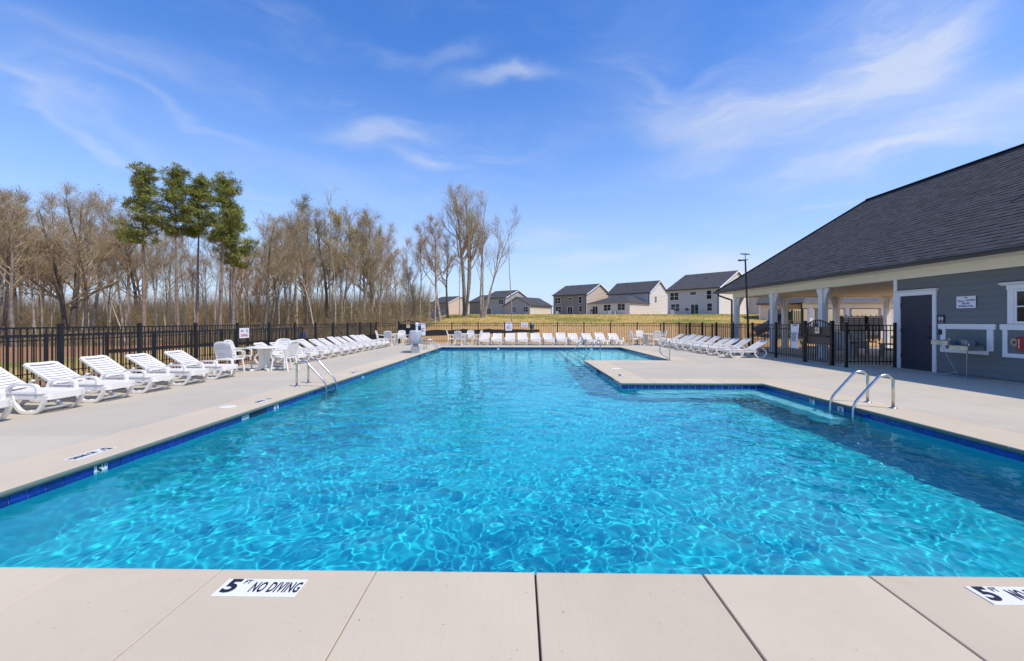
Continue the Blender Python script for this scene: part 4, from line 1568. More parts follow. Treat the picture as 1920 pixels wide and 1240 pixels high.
def fountain():
    o = thing('drinking_fountain', 'two level stainless drinking fountain standing by the clubhouse wall', 'drinking fountain', (11.9, 12.0, 0))
    def basin(y0, y1, z0, z1, x0):
        mb = MB()
        xb = .12
        mb.bbox((x0, y0, z0), (xb, y1, z1 - .012), .012)
        mb.box((x0 + .004, y0 + .004, z1 - .012), (xb, y0 + .03, z1)).box((x0 + .004, y1 - .03, z1 - .012), (xb, y1 - .004, z1)).box((x0 + .004, y0 + .03, z1 - .012), (x0 + .03, y1 - .03, z1))
        b = mb.build('basin', M['dull_steel'], o)
        MB().box((x0 - .004, y0 + .01, z0 + .012), (x0 + .002, y1 - .01, z1 - .016)).build('front_plate', M['steel'], b)
        MB().lathe([(.026, 0), (.026, .012), (.018, .02)], 16).build('push_button', M['steel'], b, loc=(x0 - .004, (y0 + y1) / 2, (z0 + z1) / 2), rot=(0, -math.pi / 2, 0))
        MB().tube(arc([((x0 + .10), y0 + .06, z1 - .01), (x0 + .10, y0 + .06, z1 + .05), (x0 + .13, y0 + .12, z1 + .055)], 4), .014, 8).build('spout', M['steel'], b)
    basin(-.02, .46, .855, .985, -.30)
    basin(-.54, -.05, .735, .865, -.30)
    MB().box((-.06, -.30, .868), (.14, -.06, 1.0)).box((.10, -.12, .80), (WX - .035 - 11.9, .02, .95)).build('back_panel', M['dull_steel'], o)
    MB().bbox((-.2, -.05, .872), (.0, .0, .96), .01).build('side_plate', M['teal_plastic'], o)
    MB().box((-.302, -.535, 0), (-.285, -.515, .735)).build('frame_post', M['dull_steel'], o)
    fb = MB()
    fb.tube([(-.25, .22, .85), (.0, .05, .12)], .008, 6).tube([(.0, .05, .12), (-.24, .24, .03)], .012, 6).tube([(.0, .05, .12), (.02, -.0, .0)], .006, 6)
    fb.tube([(-.29, -.52, .14), (.0, .05, .13)], .007, 6)
    fb.build('brace_rod', M['dull_steel'], o)
    MB().bbox((-.26, -.60, 0), (.30, .44, .012), .004).build('base_plate', M['lift_paint'], o)


fountain()


def rescue_case():
    o = thing('rescue_case', 'red rescue tube case mounted in the white framed panel under the window', 'rescue case', (WX - .02, 10.72, .95))
    MB().bbox((-.09, -.75, -.16), (-.0, .18, .17), .03).build('case', M['red_case'], o)
    mb = MB()
    for k in range(7):
        mb.box((-.0935, .09, -.11 + .034 * k), (-.0895, .115, -.088 + .034 * k))
    mb.build('print', M['sign_white'], o)
    r_ = thing('rope_coil', 'tan rope end hanging left of the red case', 'rope', (WX - .05, 10.93, .98))
    mb = MB()
    for k in range(3):
        mb.tube([(-.01 * k, .035 + .06 * math.cos(2 * math.pi * i / 16), .02 * k - .02 + .07 * math.sin(2 * math.pi * i / 16)) for i in range(17)], .016, 6, cap=False)
    mb.tube([(-.01, -.05, .05), (-.01, .1, .06)], .02, 8)
    mb.build('coil', M['tan_rope'], r_, smooth=True)


rescue_case()


def lamp_pole():
    o = thing('light_pole', 'slim black solar light pole before the pavilion corner', 'light pole', (10.95, 20.9, 0), 0)
    MB().tube([(.0, 0, 0), (-.10, 0, 2.2), (-.19, 0, 4.42)], [.055, .045, .036], 10).box((-.13, -.13, 0), (.13, .13, .02)).build('pole', M['black_metal'], o)
    MB().tube([(-.19, 0, 4.38), (-.38, 0, 4.42)], .018, 8).bbox((-.52, -.07, 4.38), (-.34, .07, 4.45), .02).build('lamp_head', M['black_metal'], o)
    MB().tube([(-.19, 0, 4.42), (-.19, 0, 4.68)], .02, 8).box((-.3, -.02, 4.42), (-.08, .02, 4.46)).build('bracket', M['dull_steel'], o)
    MB().prism([(-.2, -.13), (.17, -.13), (.17, .13), (-.2, .13)], lambda u, v, w: (-.19 + u, v, 4.70 + .35 * v + w), .02).build('solar_panel', M['glass'], o)


lamp_pole()


# ------------------------------------------------------------------ things in and beyond the pavilion
def pavilion_stuff():
    t = thing('fire_table', 'dark topped stone table under the pavilion', 'table', (14.3, 19.0, 0))
    MB().bbox((-.2, -.2, 0), (.2, .2, .62), .02).build('base', M['stone'], t)
    MB().bbox((-.62, -.62, .62), (.62, .62, .67), .015).build('table_top', M['lift_paint'], t)
    pr = thing('lounge_chair', 'x', 'chair', group='grey high backed chairs under the pavilion')
    MB().bbox((-.32, -.3, .30), (.32, .32, .38), .02).build('seat', M['stone'], pr)
    MB().prism([(-.30, .38), (.30, .38), (.28, 1.0), (.2, 1.08), (-.2, 1.08), (-.28, 1.0)], lambda u, v, w: (u, -.28 - (v - .38) * .3 - w, v), .04).build('backrest', M['stone'], pr)
    for s in (-1, 1):
        MB().bbox((s * .36 - .05, -.32, .54), (s * .36 + .05, .36, .58), .01).build('armrest', M['stone'], pr)
        MB().box((s * .36 - .03, .22, 0), (s * .36 + .03, .30, .54)).build('leg', M['stone'], pr)
        MB().box((s * .36 - .03, -.30, 0), (s * .36 + .03, -.22, .54)).build('leg', M['stone'], pr)
    remember(pr)
    spots = [(13.3, 18.1, 'grey high backed chair under the pavilion, nearest the gate'), (13.1, 19.8, 'grey high backed chair under the pavilion, left of the dark table'),
             (15.4, 18.3, 'grey high backed chair under the pavilion, right of the dark table'), (15.3, 20.0, 'grey high backed chair under the pavilion, behind the dark table')]
    for i, (x, y, lab) in enumerate(spots):
        rz = face(x, y, 14.3, 19.0)
        if i == 0:
            pr.location, pr['label'] = (x, y, 0), lab
            pr.rotation_euler = (0, 0, rz)
        else:
            dup(pr, (x, y, 0), rz, lab)
    # mail kiosk
    ky, kx0, kx1 = 38.5, 25.0, 34.5
    gz = tz(29, ky)
    k = thing('mail_kiosk', 'small open mail kiosk with grey roof behind the pavilion', 'kiosk', (29.0, ky, gz))
    MB().box((-5.2, -1.7, 2.55), (6.6, -1.5, 2.95)).box((-5.2, 1.9, 2.55), (6.6, 2.1, 2.95)).build('beam', M['cream_trim'], k)
    MB().box((-5.4, -2.1, 2.952), (6.8, -1.9, 3.07)).build('fascia', M['white_trim'], k)
    MB().add([(-5.6, -2.2, 3.0), (7, -2.2, 3.0), (7, 2.6, 3.0), (-5.6, 2.6, 3.0), (-3.2, .2, 4.6), (4.6, .2, 4.6)], [(0, 1, 5, 4), (1, 2, 5), (2, 3, 4, 5), (3, 0, 4), (3, 2, 1, 0)]).build('roof', M['shingle_flat'], k)
    for x in (-4.6, -1.6, 1.3, 4.2):
        MB().box((x - .14, -1.74, 0), (x + .14, -1.46, 2.548)).build('column', M['white_trim'], k)
        MB().box((x - .14, 1.86, 0), (x + .14, 2.14, 2.548)).build('column', M['white_trim'], k)
    MB().box((-5.4, 3.2, -.1), (7.2, 3.4, 2.6)).build('screen_wall', M['house_cream'], k)

    def mailbox(x, y, wcols, label):
        b = thing('mailbox_cluster', label, 'mailbox', (x, y, tz(x, y)), 0, 'black mailbox clusters at the kiosk')
        w = wcols * .42
        MB().bbox((-w / 2, -.22, .78), (w / 2, .22, 1.88), .02).build('cabinet', M['black_metal'], b)
        dm = MB().bbox((-.185, -.02, -.06), (.185, 0, .06), .006).mesh('mailbox_door', M['box_door'])
        for c in range(wcols):
            for r_ in range(7):
                put('mailbox_door', dm, b, (-w / 2 + .21 + .42 * c, -.222, .87 + .147 * r_))
        mb = MB()
        for c in range(wcols):
            cx = -w / 2 + .21 + .42 * c
            mb.prism([(cx - .21, 1.88), (cx + .21, 1.88), (cx + .21, 1.95)] + [(cx + .21 - .42 * i / 8, 1.95 - .035 * math.sin(math.pi * i / 8)) for i in range(1, 8)] + [(cx - .21, 1.95)], lambda u, v, ww: (u, -.2 + ww, v), .4)
        for c in range(wcols + 1):
            mb.lathe([(.03, 1.9), (.02, 1.97), (.035, 2.01), (.012, 2.06)], 8, (-w / 2 + .42 * c, 0, 0))
        mb.build('crown', M['black_metal'], b)
        for c in range(wcols):
            MB().box((-w / 2 + .21 + .42 * c - .04, -.04, 0), (-w / 2 + .21 + .42 * c + .04, .04, .78)).build('pedestal', M['black_metal'], b)
    mailbox(side(1597, 35.0), 35.0, 4, 'wide black mailbox cluster at the kiosk, left one')
    mailbox(side(1638, 35.0), 35.0, 3, 'narrow black mailbox cluster at the kiosk, right one')
    # playground
    py = 41.0
    def PX(u, y):
        return side(u, y)
    cx = PX(1480, py)
    g = thing('playground_set', 'green playground set with tan canopy seen under the pavilion', 'playground', (cx, py, tz(cx, py)))
    for (x, y) in ((-.7, -.7), (.7, -.7), (-.7, .7), (.7, .7)):
        MB().tube([(x, y, 0), (x, y, 3.5)], .06, 8).build('post', M['play_maroon'] if x < 0 else M['play_green'], g)
    MB().bbox((-.95, -.95, 3.32), (.95, .95, 3.66), .12).build('canopy', M['play_tan'], g)
    MB().box((-.75, -.75, 1.3), (.75, .75, 1.38)).build('deck', M['play_green'], g)
    mb = MB()
    for i in range(9):
        mb.box((-.72 + .17 * i, -.78, 1.4), (-.66 + .17 * i, -.74, 2.3))
    mb.build('guard', M['ink'], g)
    MB().box((1.1, -.1, 0), (1.25, .05, 3.6)).build('post', M['play_maroon'], g)
    MB().box((1.7, -.1, 0), (1.85, .05, 2.6)).build('post', M['play_orange'], g)
    MB().prism([(-.75, 1.4), (-.2, 1.4), (-.2, 2.2), (-.75, 2.2)], lambda u, v, w: (u, -.8 + w, v), .03).build('panel', M['play_green'], g)
    MB().box((-1.9, -.2, 1.2), (-1.3, -.1, 2.5)).box((-1.65, -.2, 0), (-1.55, -.1, 1.2)).build('panel', M['play_green'], g)
    sl = []
    for i in range(13):
        a = i / 12
        sl.append((-.9 - 2.6 * a, -.5 - .5 * math.sin(a * 3), 1.75 - 1.35 * a ** 1.1))
    MB().tube(sl, .42, 14).build('tube_slide', M['slide'], g, smooth=True)


M['shingle_flat'] = mat('grey_roofing', (.10, .10, .115), .9, var=.3, vscale=3, bump=.4, bscale=8)
M['house_cream'] = house_mats('cream', (.76, .69, .55))
pavilion_stuff()


# ------------------------------------------------------------------ houses on the rise
M['h_taupe'] = house_mats('taupe', (.30, .25, .21))
M['h_taupe_side'] = M['h_taupe']
M['h_beige'] = house_mats('beige', (.76, .70, .61))
M['h_greige_shaded'] = house_mats('greige', (.60, .555, .515))  # shade put into the colour, for fronts of the beige houses
M['h_grey'] = house_mats('grey', (.44, .41, .38))
M['h_sand'] = house_mats('sand', (.70, .56, .42))
M['h_brown'] = house_mats('brown', (.30, .235, .175))
ROOF = mat('house_roofing', (.075, .072, .074), .9, var=.3, vscale=1.5, bump=.3, bscale=6)
TRIM = M['white_trim']
ROT = R(-36)


def at(u, d, v=None):
    """a spot on the ground that the photograph shows at column u, d metres out"""
    x = side(u, d)
    return x, d, tz(x, d)


def window(parent, face_fn, u, v, w, h, double=False):
    f = MB()
    f.prism([(u - w / 2 - .09, v - .09), (u + w / 2 + .09, v - .09), (u + w / 2 + .09, v + h + .09), (u - w / 2 - .09, v + h + .09)], lambda a, b, c: face_fn(a, b, c), .05)
    fo = f.build('window', TRIM, parent)
    n = 2 if double else 1
    ww = w / n
    for i in range(n):
        x0 = u - w / 2 + ww * i + (.05 if i else 0)
        x1 = u - w / 2 + ww * (i + 1) - (.05 if i < n - 1 else 0)
        for (z0, z1) in ((v, v + h * .48), (v + h * .52, v + h)):
            p = MB()
            p.prism([(x0, z0), (x1, z0), (x1, z1), (x0, z1)], lambda a, b, c: face_fn(a, b, .052 + c), .012)
            p.build('pane', M['glass'], fo)


def house(label, corner, W, D, he, rise, wallm, sidem, wins, doors, ext=None, chim=False, rot=ROT, left_wins=(), side_wins=(), leftm=None):
    """corner: near right corner of the front; the front runs back to the left, the gable side to the right"""
    x, y, z = corner
    o = thing('house', label, 'house', (x, y, z), 0)
    o.rotation_euler = (0, 0, rot)
    # local: front wall on y=0 from x=-W to 0 facing -y; gable on x=0 facing +x
    b = MB()
    b.add([(-W, 0, -1), (0, 0, -1), (0, 0, he), (-W, 0, he)], [(0, 1, 2, 3)], 0)
    b.add([(0, 0, -1), (0, D, -1), (0, D, he), (0, D / 2, he + rise), (0, 0, he)], [(0, 1, 2, 3, 4)], 1)
    b.add([(-W, 0, -1), (-W, D, -1), (-W, D, he), (-W, D / 2, he + rise), (-W, 0, he)], [(4, 3, 2, 1, 0)], 2)
    b.add([(-W, D, -1), (0, D, -1), (0, D, he), (-W, D, he)], [(3, 2, 1, 0)], 0)
    wl = b.build('wall', [wallm, sidem, leftm or wallm], o)  # sun and shade put into wall colours: paler sunward, darker away
    # lap joints stand proud as thin shadow lines on both seen walls
    lap = MB()
    for i in range(int(he / .36)):
        zz = .15 + i * .36
        lap.box((-W, -.022, zz), (0, -.001, zz + .05))
        lap.box((.001, 0, zz), (.022, D, zz + .05))
    for i in range(int(rise / .36)):
        zz = he + .1 + i * .36
        k = (zz - he) / rise * D / 2
        if D - 2 * k > .6:
            lap.box((.001, k + .25, zz), (.022, D - k - .25, zz + .05))
    ov = .35
    sl = rise / (D / 2)
    r_ = MB()
    th = .16
    xl, xr = -W - ov, ov
    for s in (0, 1):
        y0, y1 = (-ov, D / 2) if s == 0 else (D + ov, D / 2)
        z0, z1 = he - ov * sl, he + rise
        vs = [(xl, y0, z0), (xr, y0, z0), (xr, y1, z1), (xl, y1, z1), (xl, y0, z0 + th), (xr, y0, z0 + th), (xr, y1, z1 + th), (xl, y1, z1 + th)]
        r_.add(vs, [(0, 3, 2, 1), (4, 5, 6, 7), (0, 1, 5, 4), (1, 2, 6, 5), (2, 3, 7, 6), (3, 0, 4, 7)])
    rf = r_.build('roof', ROOF, o)
    bd = MB()
    for (y0, y1) in ((-ov, D / 2), (D + ov, D / 2)):
        bd.bar((ov + .02, y0, he - ov * sl + .02), (ov + .02, y1, he + rise + .02), .05, .26)
    bd.build('barge_board', TRIM, rf)
    MB().box((-W - ov, -ov - .1, he - ov * sl - .02), (ov, -ov - .002, he - ov * sl + .12)).build('gutter', M['gutter'], rf)
    MB().lathe([(.09, 0), (.09, .5)], 8, (-W * .45, D * .3, he + sl * D * .3)).build('vent_pipe', M['gutter'], rf)
    MB().lathe([(.12, 0), (.12, .35)], 8, (-W * .7, D * .38, he + sl * D * .38)).build('vent_pipe', M['gutter'], rf)
    cb = MB()
    cb.box((-.12, -.03, -1), (.03, .12, he)).box((-W - .03, -.03, -1), (-W + .12, .12, he))
    cb.build('corner_board', TRIM, o)
    MB().box((-.24, -.12, -.5), (-.14, -.032, he - .3)).build('downspout', M['gutter'], o)
    fy = 0.0
    ff = lambda a, b_, c: (a, -.002 - .02 - c, b_)
    for (u, v, w, h, dbl) in wins:
        window(o, ff, -W * (1 - u), v, w, h, dbl)
    for (u, w) in doors:
        f = MB()
        xx = -W * (1 - u)
        f.prism([(xx - w / 2 - .1, -.2), (xx + w / 2 + .1, -.2), (xx + w / 2 + .1, 2.2), (xx - w / 2 - .1, 2.2)], lambda a, b_, c: ff(a, b_, c), .05)
        fo = f.build('patio_door', TRIM, o)
        for s in (0, 1):
            MB().prism([(xx - w / 2 + s * w / 2 + .05, -.1), (xx + s * w / 2 - .05, -.1), (xx + s * w / 2 - .05, 2.1), (xx - w / 2 + s * w / 2 + .05, 2.1)], lambda a, b_, c: ff(a, b_, .052 + c), .012).build('pane', M['glass'], fo)
    fs = lambda a, b_, c: (.024 + c, a, b_)
    for (u, v, w, h) in left_wins:
        window(o, lambda a, b_, c: (-W - .004 - c, D - a, b_), D * (1 - u), v, w, h, True)
    for (u, v, w, h) in side_wins:
        window(o, fs, D * u, v, w, h)
    if ext:
        eD, eh, er, em, ewins, edoors = ext
        # one storey wing in front, hipped
        b = MB()
        b.add([(-W, -eD, -1), (0, -eD, -1), (0, -eD, eh), (-W, -eD, eh)], [(0, 1, 2, 3)])
        b.add([(0, -eD, -1), (0, -.001, -1), (0, -.001, eh), (0, -eD, eh)], [(0, 1, 2, 3)])
        b.add([(-W, -eD, -1), (-W, -.001, -1), (-W, -.001, eh), (-W, -eD, eh)], [(3, 2, 1, 0)])
        b.build('wing_wall', em, o)
        for i in range(int(eh / .36)):
            zz = .15 + i * .36
            lap.box((-W, -eD - .022, zz), (0, -eD - .001, zz + .05))
            lap.box((.001, -eD, zz), (.022, -.002, zz + .05))
        e = .4
        MB().add([(-W - e, -eD - e, eh), (e, -eD - e, eh), (e, -.02, eh), (-W - e, -.02, eh), (-W * .32, -eD * .42, eh + er), (-W * .32, -.03, eh + er), (-W * .68, -.03, eh + er), (-W * .68, -eD * .42, eh + er)],
                 [(0, 1, 4, 7), (1, 2, 5, 4), (4, 5, 6, 7), (3, 0, 7, 6), (3, 2, 1, 0)]).build('wing_roof', ROOF, o)
        fe = lambda a, b_, c: (a, -eD - .024 - c, b_)
        for (u, v, w, h, dbl) in ewins:
            window(o, fe, -W * (1 - u), v, w, h, dbl)
        for (u, w) in edoors:
            xx = -W * (1 - u)
            f = MB().prism([(xx - w / 2 - .1, -.2), (xx + w / 2 + .1, -.2), (xx + w / 2 + .1, 2.2), (xx - w / 2 - .1, 2.2)], fe, .05)
            fo = f.build('patio_door', TRIM, o)
            for s in (0, 1):
                MB().prism([(xx - w / 2 + s * w / 2 + .05, -.1), (xx + s * w / 2 - .05, -.1), (xx + s * w / 2 - .05, 2.1), (xx - w / 2 + s * w / 2 + .05, 2.1)], lambda a, b_, c: fe(a, b_, .052 + c), .012).build('pane', M['glass'], fo)
        MB().bbox((-W * .33, -eD - 1.3, -.2), (-W * .33 + .8, -eD - .5, .75), .05).build('air_conditioner', M['lift_paint'], o)
    lap.build('siding_lap', [wallm], wl, kind='stuff') if False else lap.build('siding_lap', [wallm], wl)
    return o


two = [(.14, 3.15, 1.9, 1.55, True), (.52, 4.1, 1.3, .55, False), (.82, 3.1, .95, 1.7, False), (.16, .75, 1.9, 1.55, True), (.83, .75, .95, 1.45, False)]
h3 = at(1348.5, 86)
house('greige two storey house with pale sunlit gable, rightmost and nearest on the rise', h3, 11.1, 15.6, 5.35, 3.7, M['h_greige_shaded'], M['h_beige'], two, [(.55, 1.7)], rot=R(-50))
h2 = at(1180.5, 103)
cs, sn = math.cos(R(-45)), math.sin(R(-45))
house('pale two storey house with a hipped one storey wing in front', (h2[0] - 9.5 * sn, h2[1] + 9.5 * cs, h2[2]), 12.3, 10.0, 5.7, 3.1, M['h_greige_shaded'], M['h_beige'], [],
      [], rot=R(-45), ext=(9.5, 2.75, 2.0, M['h_beige'], [(.50, .95, 1.9, 1.45, True), (.82, 1.05, 1.9, 1.45, True)], [(.21, 1.6)]), side_wins=[(.3, 3.2, .8, 1.5)])
h1 = at(1100, 117)
house('dark taupe two storey house in the middle of the rise', h1, 11.2, 12.8, 5.5, 3.0, M['h_taupe'], M['h_sand'], two, [(.52, 1.7)], rot=R(-42))  # sand gable is the taupe siding with sunlight put into its colour
h4 = at(994, 128)
c5, s5 = math.cos(R(50)), math.sin(R(50))
house('low grey house with sunlit cream side wall left of the taupe house', (h4[0] + 10.8 * c5, h4[1] + 10.8 * s5, h4[2]), 10.8, 10.2, 2.75, 2.5, M['house_cream'], M['h_grey'],
      [], [], rot=R(50), leftm=M['h_grey'], left_wins=[(.16, .8, 1.7, 1.45), (.62, .8, 1.7, 1.45)])  # cream for the wall in sun, grey for the gable in shade
h5 = at(948, 136)
house('grey two storey house behind the thin bare sapling', h5, 9.0, 13.0, 5.3, 2.6, M['h_grey'], M['h_grey'], [(.2, 3.2, 1.0, 1.3, False), (.8, 3.2, 1.9, 1.5, True)], [(.25, 1.7)])
h6 = at(912, 152)
house('small house with cream garage side behind the big bare tree', h6, 8.0, 13.0, 4.6, 2.6, M['h_brown'], M['house_cream'], [], [])
h7 = at(840.5, 182)
house('brown two storey house seen between the bare trunks on the left', h7, 11.0, 14.0, 5.4, 2.9, M['h_brown'], M['h_sand'], [(.2, .8, 1.6, 1.4, True)], [(.7, 1.7)])
h8 = at(792, 200)
house('distant dark roofed house at the edge of the wood', h8, 14.0, 9.0, 3.0, 2.6, M['h_brown'], M['h_brown'], [], [])
h9 = at(1452, 92)
house('white sided house behind the pavilion end, mostly hidden', h9, 6.0, 12.0, 5.4, 3.0, M['h_grey'], M['h_beige'], [], [])
hA = at(1570, 58)
house('tan house with a dark roof behind the mail kiosk', (hA[0], hA[1], hA[2]), 9.0, 12.0, 2.7, 2.6, M['h_sand'], M['h_beige'], [(.6, .8, 1.4, 1.3, True)], [])


# ------------------------------------------------------------------ silt fence, dog station, oddments
def silt_fence():
    pts = [(-27, 28.0), (-25, 35), (-19, 38.5), (-13.5, 40), (-8, 41.5), (-3, 43), (2.5, 46)]
    hs = [.22, .3, .38, .5, .6, .5, .25]
    o = thing('silt_fence', 'sagging black silt fence on stakes across the bare ground', 'silt fence', (0, 0, 0))
    V, F = [], []
    stakes = []
    n = 0
    seg = []
    for i in range(len(pts) - 1):
        for k in range(14):
            t = k / 14
            seg.append((pts[i][0] + (pts[i + 1][0] - pts[i][0]) * t, pts[i][1] + (pts[i + 1][1] - pts[i][1]) * t, hs[i] + (hs[i + 1] - hs[i]) * t))
    mb = MB()
    for j, (x, y, h) in enumerate(seg):
        z = tz(x, y)
        hh = h * (1 - .16 * abs(math.sin(j * .45))) + .02 * math.sin(j * 2.1)
        V += [(x, y, z - .05), (x, y + .02, z + hh), (x, y + .045, z + hh), (x, y + .05, z - .05)]
        if j % 7 == 0:
            stakes.append((x, y, z, hh))
    for j in range(len(seg) - 1):
        a, b = 4 * j, 4 * j + 4
        F += [(a, b, b + 1, a + 1), (a + 1, b + 1, b + 2, a + 2), (a + 2, b + 2, b + 3, a + 3)]
    mb.add(V, F).build('fabric', M['silt'], o)
    for (x, y, z, hh) in stakes:
        MB().box((x - .02, y + .05, z - .1), (x + .02, y + .09, z + hh + .12)).build('stake', M['wood'], o)


silt_fence()


def yard(u, d, name, label, cat, build):
    x = side(u, d)
    o = thing(name, label, cat, (x, d, tz(x, d)))
    build(o)


def grill(o):
    MB().lathe([(.0, .75), (.28, .78), (.33, .95), (.33, 1.0), (.25, 1.2), (.0, 1.25)], 14).build('hood', M['black_metal'], o)
    for k in range(4):
        a_ = k * math.pi / 2 + .4
        MB().tube([(.3 * math.cos(a_), .3 * math.sin(a_), 0), (.2 * math.cos(a_), .2 * math.sin(a_), .8)], .03, 6).build('leg', M['black_metal'], o)
    MB().box((.3, -.25, .9), (.8, .25, .95)).build('side_shelf', M['black_metal'], o)


def condenser(o):
    MB().bbox((-.42, -.42, .05), (.42, .42, .85), .05).build('cabinet', M['lift_paint'], o)
    MB().lathe([(.33, .85), (.33, .9), (.1, .92)], 16).build('fan_grille', M['black_metal'], o)
    MB().box((-.5, -.5, -.1), (.5, .5, .05)).build('pad', M['deck'], o)


yard(1288, 84, 'barbecue_grill', 'black barbecue grill behind the greige house', 'grill', grill)
yard(1259, 90, 'air_conditioner', 'grey air conditioner at the left corner of the greige house', 'air conditioner', condenser)
yard(1044, 120, 'air_conditioner', 'grey air conditioner behind the dark taupe house', 'air conditioner', condenser)
yard(1109, 107, 'barbecue_grill', 'dark barbecue grill on the lawn between the taupe and pale houses', 'grill', grill)
yard(1142, 100, 'air_conditioner', 'grey air conditioner in front of the pale house wing', 'air conditioner', condenser)


def oddments():
    x, y = side(997, 31.5), 31.5
    o = thing('pet_waste_station', 'green pet waste post just beyond the far fence', 'waste station', (x, y, tz(x, y)))
    MB().box((-.03, -.03, 0), (.03, .03, 1.3)).build('post', M['green_box'], o)
    MB().bbox((-.16, -.1, 1.02), (.16, .1, 1.36), .03).build('bag_box', M['green_box'], o)
    MB().lathe([(.09, 0), (.09, .01)], 16).build('emblem', M['sign_white'], o, loc=(0, -.03, 1.44), rot=(math.pi / 2, 0, 0))
    MB().bbox((-.15, -.15, .35), (.15, .15, .75), .03).build('bin', M['black_metal'], o)
    x, y = side(568, 42.0), 42.0
    o = thing('blue_barrel', 'blue plastic barrel lying beyond the left fence', 'barrel', (x, y, tz(x, y)))
    MB().lathe([(.26, 0), (.29, .1), (.3, .4), (.29, .75), (.26, .85)], 18).build('drum', M['blue_plastic'], o, smooth=True)
    MB().lathe([(.27, .85), (.27, .89)], 18).build('lid', M['blue_plastic'], o)
    for i, (u, d, s, lab) in enumerate(((333, 33, .5, 'pale rubble block beyond the second fence, left one'), (342, 33.5, .4, 'pale rubble block beyond the second fence, right one'))):
        x = side(u, d)
        o = thing('rubble_block', lab, 'rubble', (x, d, tz(x, d) - .05), .3 * i, 'pale rubble blocks')
        MB().bbox((-s * .6, -s * .35, 0), (s * .6, s * .35, s * .5), .09).build('block', M['deck'], o)


oddments()


# ------------------------------------------------------------------ trees
class Limbs:
    """collects tapered tubes as numpy arrays of triangles"""
    def __init__(self):
        self.V, self.F, self.n = [], [], 0

    def tube(self, pts, rad, sides):
        pts = np.asarray(pts, dtype=float)
        m = len(pts)
        d = np.gradient(pts, axis=0)
        d /= np.linalg.norm(d, axis=1)[:, None] + 1e-9
        ref = np.array([.31, .95, .05]) if abs(d[0, 2]) > .5 else np.array([0, 0, 1.0])
        s = np.cross(d, ref)
        s /= np.linalg.norm(s, axis=1)[:, None] + 1e-9
        u = np.cross(d, s)
        a = np.arange(sides) * 2 * np.pi / sides
        ring = pts[:, None, :] + np.asarray(rad)[:, None, None] * (np.cos(a)[None, :, None] * s[:, None, :] + np.sin(a)[None, :, None] * u[:, None, :])
        self.V.append(ring.reshape(-1, 3))
        i = np.arange(m - 1)[:, None] * sides
        j = np.arange(sides)[None, :]
        A = i + j
        B = i + (j + 1) % sides
        q = np.stack([A, B, B + sides, A + sides], -1).reshape(-1, 4) + self.n
        self.F.append(q)
        self.n += m * sides

    def arrays(self):
        return np.concatenate(self.V), np.concatenate(self.F)


def quads(centers, size, rng, flat=.5):
    n = len(centers)
    a = rng.normal(size=(n, 3))
    a /= np.linalg.norm(a, axis=1)[:, None]
    b = rng.normal(size=(n, 3))
    b -= a * (a * b).sum(1)[:, None]
    b /= np.linalg.norm(b, axis=1)[:, None]
    s = size * rng.uniform(.6, 1.4, n)[:, None]
    c = np.asarray(centers)
    V = np.stack([c - a * s - b * s * flat, c + a * s - b * s * flat, c + a * s + b * s * flat, c - a * s + b * s * flat], 1).reshape(-1, 3)
    F = np.arange(4 * n).reshape(n, 4)
    return V, F


